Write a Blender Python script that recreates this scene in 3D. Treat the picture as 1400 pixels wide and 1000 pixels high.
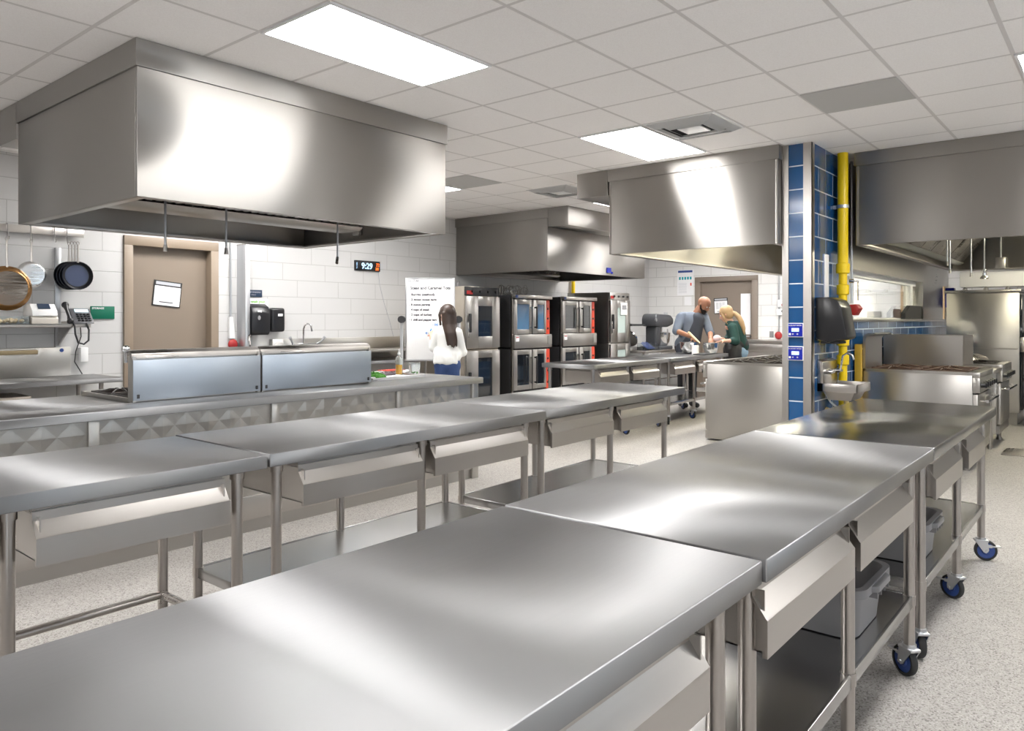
import bpy, bmesh, math, random
from mathutils import Vector, Matrix
random.seed(7)
for o in list(bpy.data.objects):
    bpy.data.objects.remove(o)
SC = bpy.context.scene
COL = SC.collection
PI = math.pi

# ------------------------------------------------------------------ camera
YAW = 0.6925                      # angle from the room's long axis to the view direction
FPX = 1014.0
cam_d = bpy.data.cameras.new('camera')
cam = bpy.data.objects.new('camera', cam_d)
COL.objects.link(cam)
cam_d.sensor_width = 36.0
cam_d.lens = FPX / 1400 * 36
cam_d.shift_y = -(500 - 437) / 1400
cam_d.clip_start = 0.02
cam_d.clip_end = 100
cam.location = (0, 0, 1.42)
cam.rotation_euler = (PI / 2, 0, YAW - PI / 2)
SC.camera = cam
FWD = Vector((math.cos(YAW), math.sin(YAW), 0))
RGT = Vector((math.sin(YAW), -math.cos(YAW), 0))

# ------------------------------------------------------------------ world and exposure
w = bpy.data.worlds.new('world')
SC.world = w
w.use_nodes = True
w.node_tree.nodes['Background'].inputs[0].default_value = (0.9, 0.93, 1, 1)
w.node_tree.nodes['Background'].inputs[1].default_value = 0.25
SC.view_settings.view_transform = 'Standard'
SC.view_settings.look = 'None'
SC.view_settings.gamma = 1
SC.view_settings.use_curve_mapping = False
SC.view_settings.exposure = 2.38
LAMP = 6.0                        # radiance of the ceiling light panels
CEIL = 2.985

# ------------------------------------------------------------------ materials
def nm(name):
    m = bpy.data.materials.new(name)
    m.use_nodes = True
    nt = m.node_tree
    return m, nt, nt.nodes['Principled BSDF']
def pm(name, col, rough=0.5, metal=0.0, **k):
    m, nt, p = nm(name)
    p.inputs['Base Color'].default_value = (*col, 1)
    p.inputs['Roughness'].default_value = rough
    p.inputs['Metallic'].default_value = metal
    for a, b in k.items():
        p.inputs[a.replace('_', ' ')].default_value = b
    # faint surface variation so that nothing is perfectly uniform
    n = nt.nodes.new('ShaderNodeTexNoise'); n.inputs['Scale'].default_value = 18
    tc = nt.nodes.new('ShaderNodeTexCoord'); nt.links.new(tc.outputs['Object'], n.inputs['Vector'])
    mr = nt.nodes.new('ShaderNodeMapRange')
    mr.inputs['To Min'].default_value = max(0.02, rough - 0.01); mr.inputs['To Max'].default_value = min(1, rough + 0.01)
    nt.links.new(n.outputs['Fac'], mr.inputs['Value']); nt.links.new(mr.outputs['Result'], p.inputs['Roughness'])
    return m
def emis(name, col, s):
    m, nt, p = nm(name)
    p.inputs['Base Color'].default_value = (*col, 1)
    p.inputs['Emission Color'].default_value = (*col, 1)
    p.inputs['Emission Strength'].default_value = s
    return m
def math_(nt, op, a, b=None, c=None):
    n = nt.nodes.new('ShaderNodeMath'); n.operation = op
    for i, v in enumerate((a, b, c)):
        if v is None: continue
        if isinstance(v, (int, float)): n.inputs[i].default_value = v
        else: nt.links.new(v, n.inputs[i])
    return n.outputs[0]
def steel(name, col=(0.62, 0.605, 0.585), rough=0.27, aniso=0.6, grain='X', wave=0.0, streak=0.06, wscale=1.2, scr=0.0):
    m, nt, p = nm(name)
    L = nt.links.new
    p.inputs['Metallic'].default_value = 1
    tc = nt.nodes.new('ShaderNodeTexCoord')
    mp = nt.nodes.new('ShaderNodeMapping')
    s = {'X': (1.2, 140, 140), 'Y': (140, 1.2, 140), 'Z': (140, 140, 1.2)}[grain]
    mp.inputs['Scale'].default_value = s
    L(tc.outputs['Object'], mp.inputs['Vector'])
    n1 = nt.nodes.new('ShaderNodeTexNoise'); n1.inputs['Scale'].default_value = 1.0; n1.inputs['Detail'].default_value = 3
    L(mp.outputs[0], n1.inputs['Vector'])
    n2 = nt.nodes.new('ShaderNodeTexNoise'); n2.inputs['Scale'].default_value = 2.6; n2.inputs['Detail'].default_value = 2
    L(tc.outputs['Object'], n2.inputs['Vector'])
    mixf = math_(nt, 'ADD', math_(nt, 'MULTIPLY', n1.outputs['Fac'], 0.3), math_(nt, 'MULTIPLY', n2.outputs['Fac'], 0.7))
    mr = nt.nodes.new('ShaderNodeMapRange')
    mr.inputs['From Min'].default_value = 0.3; mr.inputs['From Max'].default_value = 0.7
    mr.inputs['To Min'].default_value = rough * (1 - streak * 1.6); mr.inputs['To Max'].default_value = rough * (1 + streak * 1.6)
    L(mixf, mr.inputs['Value']); L(mr.outputs['Result'], p.inputs['Roughness'])
    cr = nt.nodes.new('ShaderNodeValToRGB')
    cr.color_ramp.elements[0].position = 0.3; cr.color_ramp.elements[1].position = 0.7
    cr.color_ramp.elements[0].color = (*[c * (1 - streak * 0.5) for c in col], 1)
    cr.color_ramp.elements[1].color = (*[min(1, c * (1 + streak * 0.4)) for c in col], 1)
    L(mixf, cr.inputs[0]); L(cr.outputs[0], p.inputs['Base Color'])
    p.inputs['Anisotropic'].default_value = aniso
    # tangent across the brushing direction: highlights spread across the grain
    g = nt.nodes.new('ShaderNodeNewGeometry')
    if grain == 'Z':
        cx = nt.nodes.new('ShaderNodeCombineXYZ'); cx.inputs[2].default_value = 1
        gv = cx.outputs[0]
    else:
        sp = nt.nodes.new('ShaderNodeSeparateXYZ'); L(g.outputs['Normal'], sp.inputs[0])
        cx = nt.nodes.new('ShaderNodeCombineXYZ')
        other = math_(nt, 'MULTIPLY', math_(nt, 'ABSOLUTE', sp.outputs[0 if grain == 'X' else 1]), 12)
        if grain == 'X':
            cx.inputs[0].default_value = 1; L(other, cx.inputs[1])
        else:
            cx.inputs[1].default_value = 1; L(other, cx.inputs[0])
        gv = cx.outputs[0]
    vm = nt.nodes.new('ShaderNodeVectorMath'); vm.operation = 'CROSS_PRODUCT'
    L(g.outputs['Normal'], vm.inputs[0]); L(gv, vm.inputs[1])
    L(vm.outputs[0], p.inputs['Tangent'])
    b = nt.nodes.new('ShaderNodeBump'); b.inputs['Strength'].default_value = 0.02; b.inputs['Distance'].default_value = 0.0002
    L(n1.outputs['Fac'], b.inputs['Height'])
    last = b
    if wave > 0:
        n3 = nt.nodes.new('ShaderNodeTexNoise'); n3.inputs['Scale'].default_value = wscale; n3.inputs['Detail'].default_value = 1
        L(tc.outputs['Object'], n3.inputs['Vector'])
        b2 = nt.nodes.new('ShaderNodeBump'); b2.inputs['Strength'].default_value = 1; b2.inputs['Distance'].default_value = wave
        L(n3.outputs['Fac'], b2.inputs['Height']); L(b.outputs[0], b2.inputs['Normal'])
        last = b2
    if scr > 0:
        n4 = nt.nodes.new('ShaderNodeTexVoronoi'); n4.feature = 'DISTANCE_TO_EDGE'; n4.inputs['Scale'].default_value = 9
        n5 = nt.nodes.new('ShaderNodeTexNoise'); n5.inputs['Scale'].default_value = 30; n5.inputs['Detail'].default_value = 6
        L(tc.outputs['Object'], n5.inputs['Vector'])
        b3 = nt.nodes.new('ShaderNodeBump'); b3.inputs['Strength'].default_value = scr; b3.inputs['Distance'].default_value = 0.002
        L(n5.outputs['Fac'], b3.inputs['Height']); L(last.outputs[0], b3.inputs['Normal'])
        last = b3
    L(last.outputs[0], p.inputs['Normal'])
    return m

def blocks(name, col, joint, bw, bh, axis, off=(0, 0), third=True, rough=0.35, jw=0.006, var=0.0, depth=0.002):
    """courses of blocks or tiles drawn in the wall's own material; axis = the horizontal axis it runs along"""
    m, nt, p = nm(name)
    L = nt.links.new
    tc = nt.nodes.new('ShaderNodeTexCoord'); sp = nt.nodes.new('ShaderNodeSeparateXYZ')
    g = nt.nodes.new('ShaderNodeNewGeometry')
    L(g.outputs['Position'], sp.inputs[0])
    h = sp.outputs[0 if axis == 'X' else 1]; z = sp.outputs[2]
    zz = math_(nt, 'DIVIDE', math_(nt, 'SUBTRACT', z, off[1]), bh)
    row = math_(nt, 'FLOOR', zz)
    fz = math_(nt, 'SUBTRACT', zz, row)
    hh = math_(nt, 'ADD', math_(nt, 'DIVIDE', math_(nt, 'SUBTRACT', h, off[0]), bw), math_(nt, 'MULTIPLY', row, 1 / 3 if third else 0.5))
    ci = math_(nt, 'FLOOR', hh)
    fh = math_(nt, 'SUBTRACT', hh, ci)
    dz = math_(nt, 'MULTIPLY', math_(nt, 'MINIMUM', fz, math_(nt, 'SUBTRACT', 1, fz)), bh)
    dh = math_(nt, 'MULTIPLY', math_(nt, 'MINIMUM', fh, math_(nt, 'SUBTRACT', 1, fh)), bw)
    d = math_(nt, 'MINIMUM', dz, dh)
    mr = nt.nodes.new('ShaderNodeMapRange'); mr.interpolation_type = 'SMOOTHSTEP'
    mr.inputs['From Min'].default_value = jw * 0.35; mr.inputs['From Max'].default_value = jw * 0.75
    L(d, mr.inputs['Value'])
    mx = nt.nodes.new('ShaderNodeMix'); mx.data_type = 'RGBA'
    mx.inputs[6].default_value = (*joint, 1); mx.inputs[7].default_value = (*col, 1)
    L(mr.outputs['Result'], mx.inputs[0])
    colout = mx.outputs[2]
    if var > 0:
        cmb = nt.nodes.new('ShaderNodeCombineXYZ'); L(row, cmb.inputs[0]); L(ci, cmb.inputs[1])
        wn = nt.nodes.new('ShaderNodeTexWhiteNoise'); L(cmb.outputs[0], wn.inputs['Vector'])
        hs = nt.nodes.new('ShaderNodeHueSaturation')
        L(math_(nt, 'ADD', 1 - var / 2, math_(nt, 'MULTIPLY', wn.outputs['Value'], var)), hs.inputs['Value'])
        L(colout, hs.inputs['Color']); colout = hs.outputs[0]
    L(colout, p.inputs['Base Color'])
    p.inputs['Roughness'].default_value = rough
    b = nt.nodes.new('ShaderNodeBump'); b.inputs['Strength'].default_value = 0.6; b.inputs['Distance'].default_value = depth
    L(mr.outputs['Result'], b.inputs['Height']); L(b.outputs[0], p.inputs['Normal'])
    return m

def floor_mat():
    m, nt, p = nm('speckled resin floor')
    L = nt.links.new
    g = nt.nodes.new('ShaderNodeNewGeometry')
    v = nt.nodes.new('ShaderNodeTexVoronoi'); v.inputs['Scale'].default_value = 190
    L(g.outputs['Position'], v.inputs['Vector'])
    sp = nt.nodes.new('ShaderNodeSeparateColor'); L(v.outputs['Color'], sp.inputs[0])
    cr = nt.nodes.new('ShaderNodeValToRGB'); cr.color_ramp.interpolation = 'CONSTANT'
    e = cr.color_ramp.elements
    e[0].position = 0; e[0].color = (0.165, 0.15, 0.14, 1)
    e[1].position = 0.13; e[1].color = (0.27, 0.252, 0.235, 1)
    for pos, c in ((0.30, (0.34, 0.322, 0.302)), (0.72, (0.375, 0.357, 0.338)), (0.93, (0.44, 0.42, 0.40))):
        x = e.new(pos); x.color = (*c, 1)
    L(sp.outputs[0], cr.inputs[0])
    n = nt.nodes.new('ShaderNodeTexNoise'); n.inputs['Scale'].default_value = 1.3; n.inputs['Detail'].default_value = 4
    L(g.outputs['Position'], n.inputs['Vector'])
    hs = nt.nodes.new('ShaderNodeHueSaturation')
    L(math_(nt, 'ADD', 0.88, math_(nt, 'MULTIPLY', n.outputs['Fac'], 0.24)), hs.inputs['Value'])
    L(cr.outputs[0], hs.inputs['Color']); L(hs.outputs[0], p.inputs['Base Color'])
    p.inputs['Roughness'].default_value = 0.5
    b = nt.nodes.new('ShaderNodeBump'); b.inputs['Strength'].default_value = 0.25; b.inputs['Distance'].default_value = 0.001
    L(v.outputs['Distance'], b.inputs['Height']); L(b.outputs[0], p.inputs['Normal'])
    return m

GX, GY, GP = 2.225, 3.005, 0.6096          # ceiling grid origin and pitch
GPX, GPY = 0.6045, 0.622
def ceil_mat():
    m, nt, p = nm('lay-in ceiling tiles')
    L = nt.links.new
    g = nt.nodes.new('ShaderNodeNewGeometry'); sp = nt.nodes.new('ShaderNodeSeparateXYZ')
    L(g.outputs['Position'], sp.inputs[0])
    def edge(c, o, pt):
        f = math_(nt, 'FRACT', math_(nt, 'DIVIDE', math_(nt, 'SUBTRACT', c, o - 40 * pt), pt))
        return math_(nt, 'MULTIPLY', math_(nt, 'MINIMUM', f, math_(nt, 'SUBTRACT', 1, f)), pt)
    d = math_(nt, 'MINIMUM', edge(sp.outputs[0], GX, GPX), edge(sp.outputs[1], GY, GPY))
    mr = nt.nodes.new('ShaderNodeMapRange'); mr.inputs['From Min'].default_value = 0.010; mr.inputs['From Max'].default_value = 0.013
    L(d, mr.inputs['Value'])
    n = nt.nodes.new('ShaderNodeTexNoise'); n.inputs['Scale'].default_value = 160; n.inputs['Detail'].default_value = 4
    L(g.outputs['Position'], n.inputs['Vector'])
    cr = nt.nodes.new('ShaderNodeValToRGB'); cr.color_ramp.elements[0].position = 0.35; cr.color_ramp.elements[1].position = 0.6
    cr.color_ramp.elements[0].color = (0.89, 0.86, 0.845, 1); cr.color_ramp.elements[1].color = (0.94, 0.915, 0.90, 1)
    L(n.outputs['Fac'], cr.inputs[0])
    mx = nt.nodes.new('ShaderNodeMix'); mx.data_type = 'RGBA'
    mx.inputs[6].default_value = (0.68, 0.65, 0.635, 1); L(cr.outputs[0], mx.inputs[7]); L(mr.outputs['Result'], mx.inputs[0])
    L(mx.outputs[2], p.inputs['Base Color'])
    p.inputs['Roughness'].default_value = 0.9
    b = nt.nodes.new('ShaderNodeBump'); b.inputs['Strength'].default_value = 0.4; b.inputs['Distance'].default_value = 0.006; b.invert = True
    L(mr.outputs['Result'], b.inputs['Height']); L(b.outputs[0], p.inputs['Normal'])
    return m

M = {}
M['top'] = steel('brushed steel worktop', (0.295, 0.295, 0.30), rough=0.44, aniso=0.93, grain='X', wave=0.0012, wscale=0.7, scr=0.06, streak=0.09)
M['topgloss'] = steel('polished steel worktop', (0.46, 0.465, 0.47), rough=0.18, aniso=0.6, grain='X', wave=0.02, wscale=1.6, scr=0.02, streak=0.10)
M['edge'] = steel('brushed steel edge', (0.50, 0.485, 0.47), rough=0.3, aniso=0.5, grain='X')
M['hoodX'] = steel('brushed hood steel', (0.47, 0.45, 0.425), rough=0.48, aniso=1.0, grain='X', wave=0.007, wscale=0.9, streak=0.05)
M['leg'] = steel('tube steel', (0.46, 0.43, 0.405), rough=0.28, aniso=0.0, grain='X', streak=0.015)
M['pan'] = steel('drawer steel', (0.52, 0.495, 0.47), rough=0.3, aniso=0.5, grain='X')
M['shelf'] = steel('shelf steel', (0.42, 0.415, 0.41), rough=0.24, aniso=0.3, grain='X', wave=0.004)
M['quilt'] = steel('quilted steel', (0.50, 0.485, 0.46), rough=0.33, aniso=0.0, grain='X', wave=0.003)
M['film'] = steel('film covered steel', (0.40, 0.445, 0.50), rough=0.42, aniso=0.3, grain='X')
M['applianceY'] = steel('appliance steel', (0.47, 0.455, 0.435), rough=0.32, aniso=0.6, grain='X', wave=0.003, streak=0.04)
M['rough'] = steel('worn steel', (0.38, 0.36, 0.34), rough=0.38, aniso=0.2, grain='X', streak=0.4)
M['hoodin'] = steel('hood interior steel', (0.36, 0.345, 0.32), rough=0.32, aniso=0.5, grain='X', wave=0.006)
M['wallsteel'] = steel('wall sheet steel', (0.50, 0.49, 0.465), rough=0.3, aniso=0.6, grain='X', wave=0.006)
M['chrome'] = pm('chrome', (0.75, 0.75, 0.76), 0.12, 1)
M['dark'] = pm('cast iron', (0.035, 0.03, 0.028), 0.55, 0.2)
M['rust'] = pm('brown burner iron', (0.12, 0.075, 0.055), 0.6, 0.3)
M['black'] = pm('black plastic', (0.012, 0.012, 0.014), 0.28)
M['blackm'] = pm('matt black', (0.02, 0.02, 0.022), 0.6)
M['glassb'] = pm('dark oven glass', (0.01, 0.013, 0.018), 0.06, 0.0, Coat_Weight=1.0)
M['rubber'] = pm('black rubber', (0.02, 0.02, 0.02), 0.7)
M['cblue'] = pm('caster blue', (0.03, 0.07, 0.26), 0.35)
M['zinc'] = pm('zinc plate', (0.62, 0.63, 0.65), 0.3, 1)
M['bin'] = pm('grey bus tub plastic', (0.20, 0.197, 0.205), 0.4)
M['binin'] = M['bin']
M['door'] = pm('taupe door paint', (0.22, 0.175, 0.135), 0.45)
M['frame'] = pm('taupe frame paint', (0.25, 0.195, 0.145), 0.4)
M['doorD'] = pm('brown grey door paint', (0.235, 0.19, 0.155), 0.45)
M['white'] = pm('white plastic', (0.82, 0.82, 0.82), 0.35)
M['paper'] = pm('white paper', (0.86, 0.86, 0.88), 0.8)
M['board'] = pm('white board enamel', (0.92, 0.92, 0.92), 0.15)
M['ink'] = pm('black marker ink', (0.06, 0.06, 0.07), 0.6)
M['inkg'] = pm('grey print', (0.45, 0.46, 0.50), 0.8)
M['inkb'] = pm('blue marker ink', (0.05, 0.25, 0.6), 0.6)
M['green'] = pm('green sign plastic', (0.0, 0.13, 0.075), 0.35)
M['lime'] = pm('lime marker', (0.25, 0.62, 0.10), 0.6)
M['navysign'] = pm('dark blue sign', (0.02, 0.04, 0.08), 0.35)
M['red'] = pm('red plastic', (0.36, 0.02, 0.02), 0.35)
M['ovenred'] = pm('red orange paint', (0.75, 0.07, 0.03), 0.4)
M['yellow'] = pm('yellow gas pipe paint', (0.86, 0.60, 0.0), 0.3)
M['yellow2'] = pm('bright yellow cover', (0.9, 0.85, 0.02), 0.4)
M['bluep'] = pm('blue control face', (0.005, 0.015, 0.32), 0.25)
M['screen'] = emis('lit lcd', (0.5, 0.8, 0.9), 0.2)
M['ledw'] = emis('blue white clock digits', (0.40, 0.66, 1.0), 0.26)
M['ledr'] = emis('orange clock digits', (1.0, 0.16, 0.02), 0.2)
M['wood'] = pm('brown door veneer', (0.42, 0.17, 0.06), 0.45)
M['woodl'] = pm('pale wood', (0.66, 0.46, 0.27), 0.5)
M['lamp'] = emis('ceiling light diffuser', (1.0, 0.985, 0.965), LAMP)
M['ductw'] = pm('white enamel', (0.85, 0.84, 0.86), 0.3)
M['greyp'] = pm('grey paint', (0.22, 0.22, 0.23), 0.4)
M['ventg'] = pm('perforated grey panel', (0.50, 0.49, 0.475), 0.8)
M['gal'] = pm('galvanised conduit', (0.55, 0.56, 0.58), 0.35, 0.9)
M['skin'] = pm('light skin', (0.62, 0.36, 0.27), 0.5, Subsurface_Weight=0.15)
M['skind'] = pm('brown skin', (0.36, 0.17, 0.10), 0.5, Subsurface_Weight=0.15)
M['hairb'] = pm('dark brown hair', (0.045, 0.026, 0.018), 0.45)
M['hairl'] = pm('blonde hair', (0.38, 0.25, 0.13), 0.5)
M['beard'] = pm('short black beard', (0.02, 0.014, 0.012), 0.8)
M['shirtw'] = pm('white blouse cloth', (0.82, 0.82, 0.80), 0.8)
M['jean'] = pm('blue denim', (0.025, 0.055, 0.16), 0.8)
M['jeanl'] = pm('light blue denim', (0.22, 0.33, 0.46), 0.8)
M['shirtb'] = pm('blue grey shirt cloth', (0.13, 0.155, 0.20), 0.8)
M['apron'] = pm('charcoal apron cloth', (0.035, 0.04, 0.055), 0.8)
M['aprong'] = pm('grey apron cloth', (0.14, 0.15, 0.19), 0.8)
M['sweater'] = pm('dark green knit', (0.012, 0.05, 0.045), 0.85)
M['trouser'] = pm('black trouser cloth', (0.012, 0.012, 0.014), 0.8)
M['oil'] = pm('golden oil', (0.85, 0.42, 0.01), 0.15)
M['leafg'] = pm('green herbs', (0.06, 0.24, 0.02), 0.6)
M['onion'] = pm('dark red onion', (0.05, 0.02, 0.03), 0.5)
M['towelw'] = pm('white towel cloth', (0.85, 0.83, 0.82), 0.9)
M['towelr'] = pm('red towel check', (0.75, 0.10, 0.07), 0.9)
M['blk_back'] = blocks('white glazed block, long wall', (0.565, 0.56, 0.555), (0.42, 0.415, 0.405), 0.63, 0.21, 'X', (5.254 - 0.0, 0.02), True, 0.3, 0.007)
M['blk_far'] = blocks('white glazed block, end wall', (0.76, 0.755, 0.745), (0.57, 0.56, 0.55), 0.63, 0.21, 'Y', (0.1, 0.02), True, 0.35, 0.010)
M['tileY'] = blocks('blue glazed tile, end', (0.013, 0.078, 0.215), (0.60, 0.66, 0.72), 4.0, 0.21, 'Y', (1.0, 0.06), False, 0.12, 0.009, 0.25)
M['tileX'] = blocks('blue glazed tile, side', (0.012, 0.072, 0.20), (0.60, 0.66, 0.72), 0.42, 0.21, 'X', (6.9, 0.06), False, 0.10, 0.009, 0.25)
M['glass'] = None
def glass(name, tint=(1, 1, 1), rough=0.0):
    m, nt, p = nm(name)
    p.inputs['Base Color'].default_value = (*tint, 1)
    p.inputs['Transmission Weight'].default_value = 1
    p.inputs['Roughness'].default_value = rough
    p.inputs['IOR'].default_value = 1.45
    return m
M['glass'] = glass('clear glass', (0.96, 0.98, 0.97))
M['clearp'] = glass('clear plastic', (0.9, 0.93, 0.93), 0.1)
M['floor'] = floor_mat()
M['ceil'] = ceil_mat()

# ------------------------------------------------------------------ mesh helpers
class MB:
    def __init__(s): s.bm = bmesh.new()
    def _add(s, b2, mat=None):
        if mat is not None: b2.transform(mat)
        me = bpy.data.meshes.new('t'); b2.to_mesh(me); b2.free()
        s.bm.from_mesh(me); bpy.data.meshes.remove(me)
        return s
    def box(s, x0, x1, y0, y1, z0, z1, bev=0.0, seg=2, mat=None):
        b = bmesh.new()
        bmesh.ops.create_cube(b, size=1)
        for v in b.verts:
            v.co = Vector(((x0 + x1) / 2 + v.co.x * (x1 - x0), (y0 + y1) / 2 + v.co.y * (y1 - y0), (z0 + z1) / 2 + v.co.z * (z1 - z0)))
        if bev > 0:
            bmesh.ops.bevel(b, geom=list(b.edges), offset=bev, segments=seg, affect='EDGES', profile=0.5)
        return s._add(b, mat)
    def cyl(s, p0, p1, r, seg=16, r2=None, cap=True):
        p0 = Vector(p0); p1 = Vector(p1); d = p1 - p0
        b = bmesh.new()
        bmesh.ops.create_cone(b, cap_ends=cap, segments=seg, radius1=r, radius2=r if r2 is None else r2, depth=d.length)
        q = Vector((0, 0, 1)).rotation_difference(d.normalized()).to_matrix().to_4x4()
        return s._add(b, Matrix.Translation((p0 + p1) / 2) @ q)
    def sph(s, c, r, sc=(1, 1, 1), seg=16, rot=None):
        b = bmesh.new()
        bmesh.ops.create_uvsphere(b, u_segments=seg, v_segments=max(6, seg // 2 + 2), radius=r)
        m = Matrix.Translation(c)
        if rot is not None: m = m @ rot
        m = m @ Matrix.Diagonal((*sc, 1))
        return s._add(b, m)
    def cap(s, p0, p1, r0, r1=None, seg=12):
        r1 = r0 if r1 is None else r1
        s.cyl(p0, p1, r0, seg, r1); s.sph(p0, r0, seg=seg); s.sph(p1, r1, seg=seg)
        return s
    def tube(s, pts, r, seg=10, closed=False):
        pts = [Vector(p) for p in pts]
        n = len(pts); rings = []; up = None
        for i, p in enumerate(pts):
            a = pts[(i - 1) % n] if (closed or i > 0) else p
            c = pts[(i + 1) % n] if (closed or i < n - 1) else p
            t = (c - a).normalized()
            if up is None:
                up = t.orthogonal().normalized()
            up = (up - t * up.dot(t)).normalized()
            sd = t.cross(up)
            rr = r[i] if isinstance(r, (list, tuple)) else r
            rings.append([s.bm.verts.new(p + up * rr * math.cos(2 * PI * k / seg) + sd * rr * math.sin(2 * PI * k / seg)) for k in range(seg)])
        for i in range(n if closed else n - 1):
            A, B = rings[i], rings[(i + 1) % n]
            for k in range(seg):
                s.bm.faces.new((A[k], A[(k + 1) % seg], B[(k + 1) % seg], B[k]))
        if not closed:
            s.bm.faces.new(rings[0][::-1]); s.bm.faces.new(rings[-1])
        return s
    def lathe(s, prof, c=(0, 0, 0), seg=28, rot=None):
        b = bmesh.new(); rings = []
        for r, z in prof:
            rings.append([b.verts.new((r * math.cos(2 * PI * k / seg), r * math.sin(2 * PI * k / seg), z)) for k in range(seg)] if r > 1e-6 else [b.verts.new((0, 0, z))])
        for A, B in zip(rings, rings[1:]):
            for k in range(seg):
                a0, a1 = A[k % len(A)], A[(k + 1) % len(A)]; b0, b1 = B[k % len(B)], B[(k + 1) % len(B)]
                vs = []
                for v in (a0, a1, b1, b0):
                    if v not in vs: vs.append(v)
                if len(vs) > 2: b.faces.new(vs)
        bmesh.ops.recalc_face_normals(b, faces=b.faces)
        m = Matrix.Translation(c)
        if rot is not None: m = m @ rot
        return s._add(b, m)
    def prism(s, poly, axis, a0, a1, bev=0.0):
        """poly: 2-D outline; axis 'X': (y,z), 'Y': (x,z), 'Z': (x,y)"""
        b = bmesh.new()
        f = {'X': lambda u, v, a: (a, u, v), 'Y': lambda u, v, a: (u, a, v), 'Z': lambda u, v, a: (u, v, a)}[axis]
        A = [b.verts.new(f(u, v, a0)) for u, v in poly]; B = [b.verts.new(f(u, v, a1)) for u, v in poly]
        b.faces.new(A); b.faces.new(B[::-1]); n = len(poly)
        for k in range(n): b.faces.new((A[k], B[k], B[(k + 1) % n], A[(k + 1) % n]))
        bmesh.ops.recalc_face_normals(b, faces=b.faces)
        if bev > 0: bmesh.ops.bevel(b, geom=list(b.edges), offset=bev, segments=2, affect='EDGES', profile=0.5)
        return s._add(b)
    def xf(s, m): s.bm.transform(m); return s
    def build(s, name, mat, parent=None, ang=35, world=True):
        """one mesh object; 'world' geometry is given in room coordinates"""
        me = bpy.data.meshes.new(name)
        s.bm.normal_update()
        vs = [v.co for v in s.bm.verts]
        if parent is None:
            xs = [v.x for v in vs]; ys = [v.y for v in vs]; zs = [v.z for v in vs]
            org = Vector(((min(xs) + max(xs)) / 2, (min(ys) + max(ys)) / 2, min(zs))) if world else Vector((0, 0, 0))
        else:
            r = parent
            while r.parent: r = r.parent
            org = Vector(r.location) if world else Vector((0, 0, 0))
        if world: s.bm.transform(Matrix.Translation(-org))
        s.bm.to_mesh(me); s.bm.free()
        me.materials.append(M[mat] if isinstance(mat, str) else mat)
        me.polygons.foreach_set('use_smooth', [True] * len(me.polygons))
        me.set_sharp_from_angle(angle=math.radians(ang))
        o = bpy.data.objects.new(name, me); COL.objects.link(o)
        if parent is not None: o.parent = parent
        else: o.location = org
        return o
def tag(o, label, cat, group=None, kind=None):
    if label: o['label'] = label
    if cat: o['category'] = cat
    if group: o['group'] = group
    if kind: o['kind'] = kind
    return o
def thing(name, label, cat, loc=(0, 0, 0), rz=0, group=None):
    o = bpy.data.objects.new(name, None); COL.objects.link(o)
    o.location = loc; o.rotation_euler = (0, 0, rz); o.empty_display_size = 0.1
    return tag(o, label, cat, group)
def struct(o): o['kind'] = 'structure'; return o
def dup(root, loc=None, rz=None, label=None, group=None, skip=()):
    kids = {}
    for o in bpy.data.objects:
        if o.parent: kids.setdefault(o.parent.name, []).append(o)
    def cp(o, par):
        c = o.copy(); COL.objects.link(c)
        if par: c.parent = par
        for ch in kids.get(o.name, []):
            if ch.name.split('.')[0] not in skip: cp(ch, c)
        return c
    r = cp(root, None)
    if loc is not None: r.location = loc
    if rz is not None: r.rotation_euler = (0, 0, rz)
    if label: r['label'] = label
    if group: r['group'] = group
    return r
DG = None
def text(name, s, size, loc, rot, mat, parent=None, ext=0.0008, align='LEFT', bold=0.0):
    cu = bpy.data.curves.new(name, 'FONT'); cu.body = s; cu.size = size; cu.extrude = ext; cu.align_x = align
    cu.offset = bold; cu.resolution_u = 3
    t = bpy.data.objects.new('tmp_text', cu); COL.objects.link(t)
    dg = bpy.context.evaluated_depsgraph_get(); dg.update()
    me = bpy.data.meshes.new_from_object(t.evaluated_get(dg)); me.name = name
    bpy.data.objects.remove(t)
    me.transform(Matrix.Translation(loc) @ rot.to_4x4())
    if parent:
        r = parent
        while r.parent: r = r.parent
        me.transform(Matrix.Translation(-Vector(r.location)))
    me.materials.clear(); me.materials.append(M[mat])
    o = bpy.data.objects.new(name, me); COL.objects.link(o)
    if parent: o.parent = parent
    return o
# orientation of lettering: facing -Y (on the long back wall), facing -X (on the end wall), facing the camera axis
ROT_BACK = Matrix.Rotation(PI / 2, 3, 'X')
ROT_END = Matrix.Rotation(-PI / 2, 3, 'Z') @ Matrix.Rotation(PI / 2, 3, 'X')
def rot_yaw(a): return Matrix.Rotation(a, 3, 'Z') @ Matrix.Rotation(PI / 2, 3, 'X')

# ------------------------------------------------------------------ the room
X0, X1, Y0, Y1 = -6.5, 14.4, -4.0, 8.05
struct(MB().box(X0 - .3, X1 + .3, Y0 - .3, Y1 + .3, -0.1, 0).build('floor', 'floor'))
struct(MB().box(X0 - .3, X1 + .3, Y0 - .3, Y1 + .3, CEIL, CEIL + 0.1).build('ceiling', 'ceil'))
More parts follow.
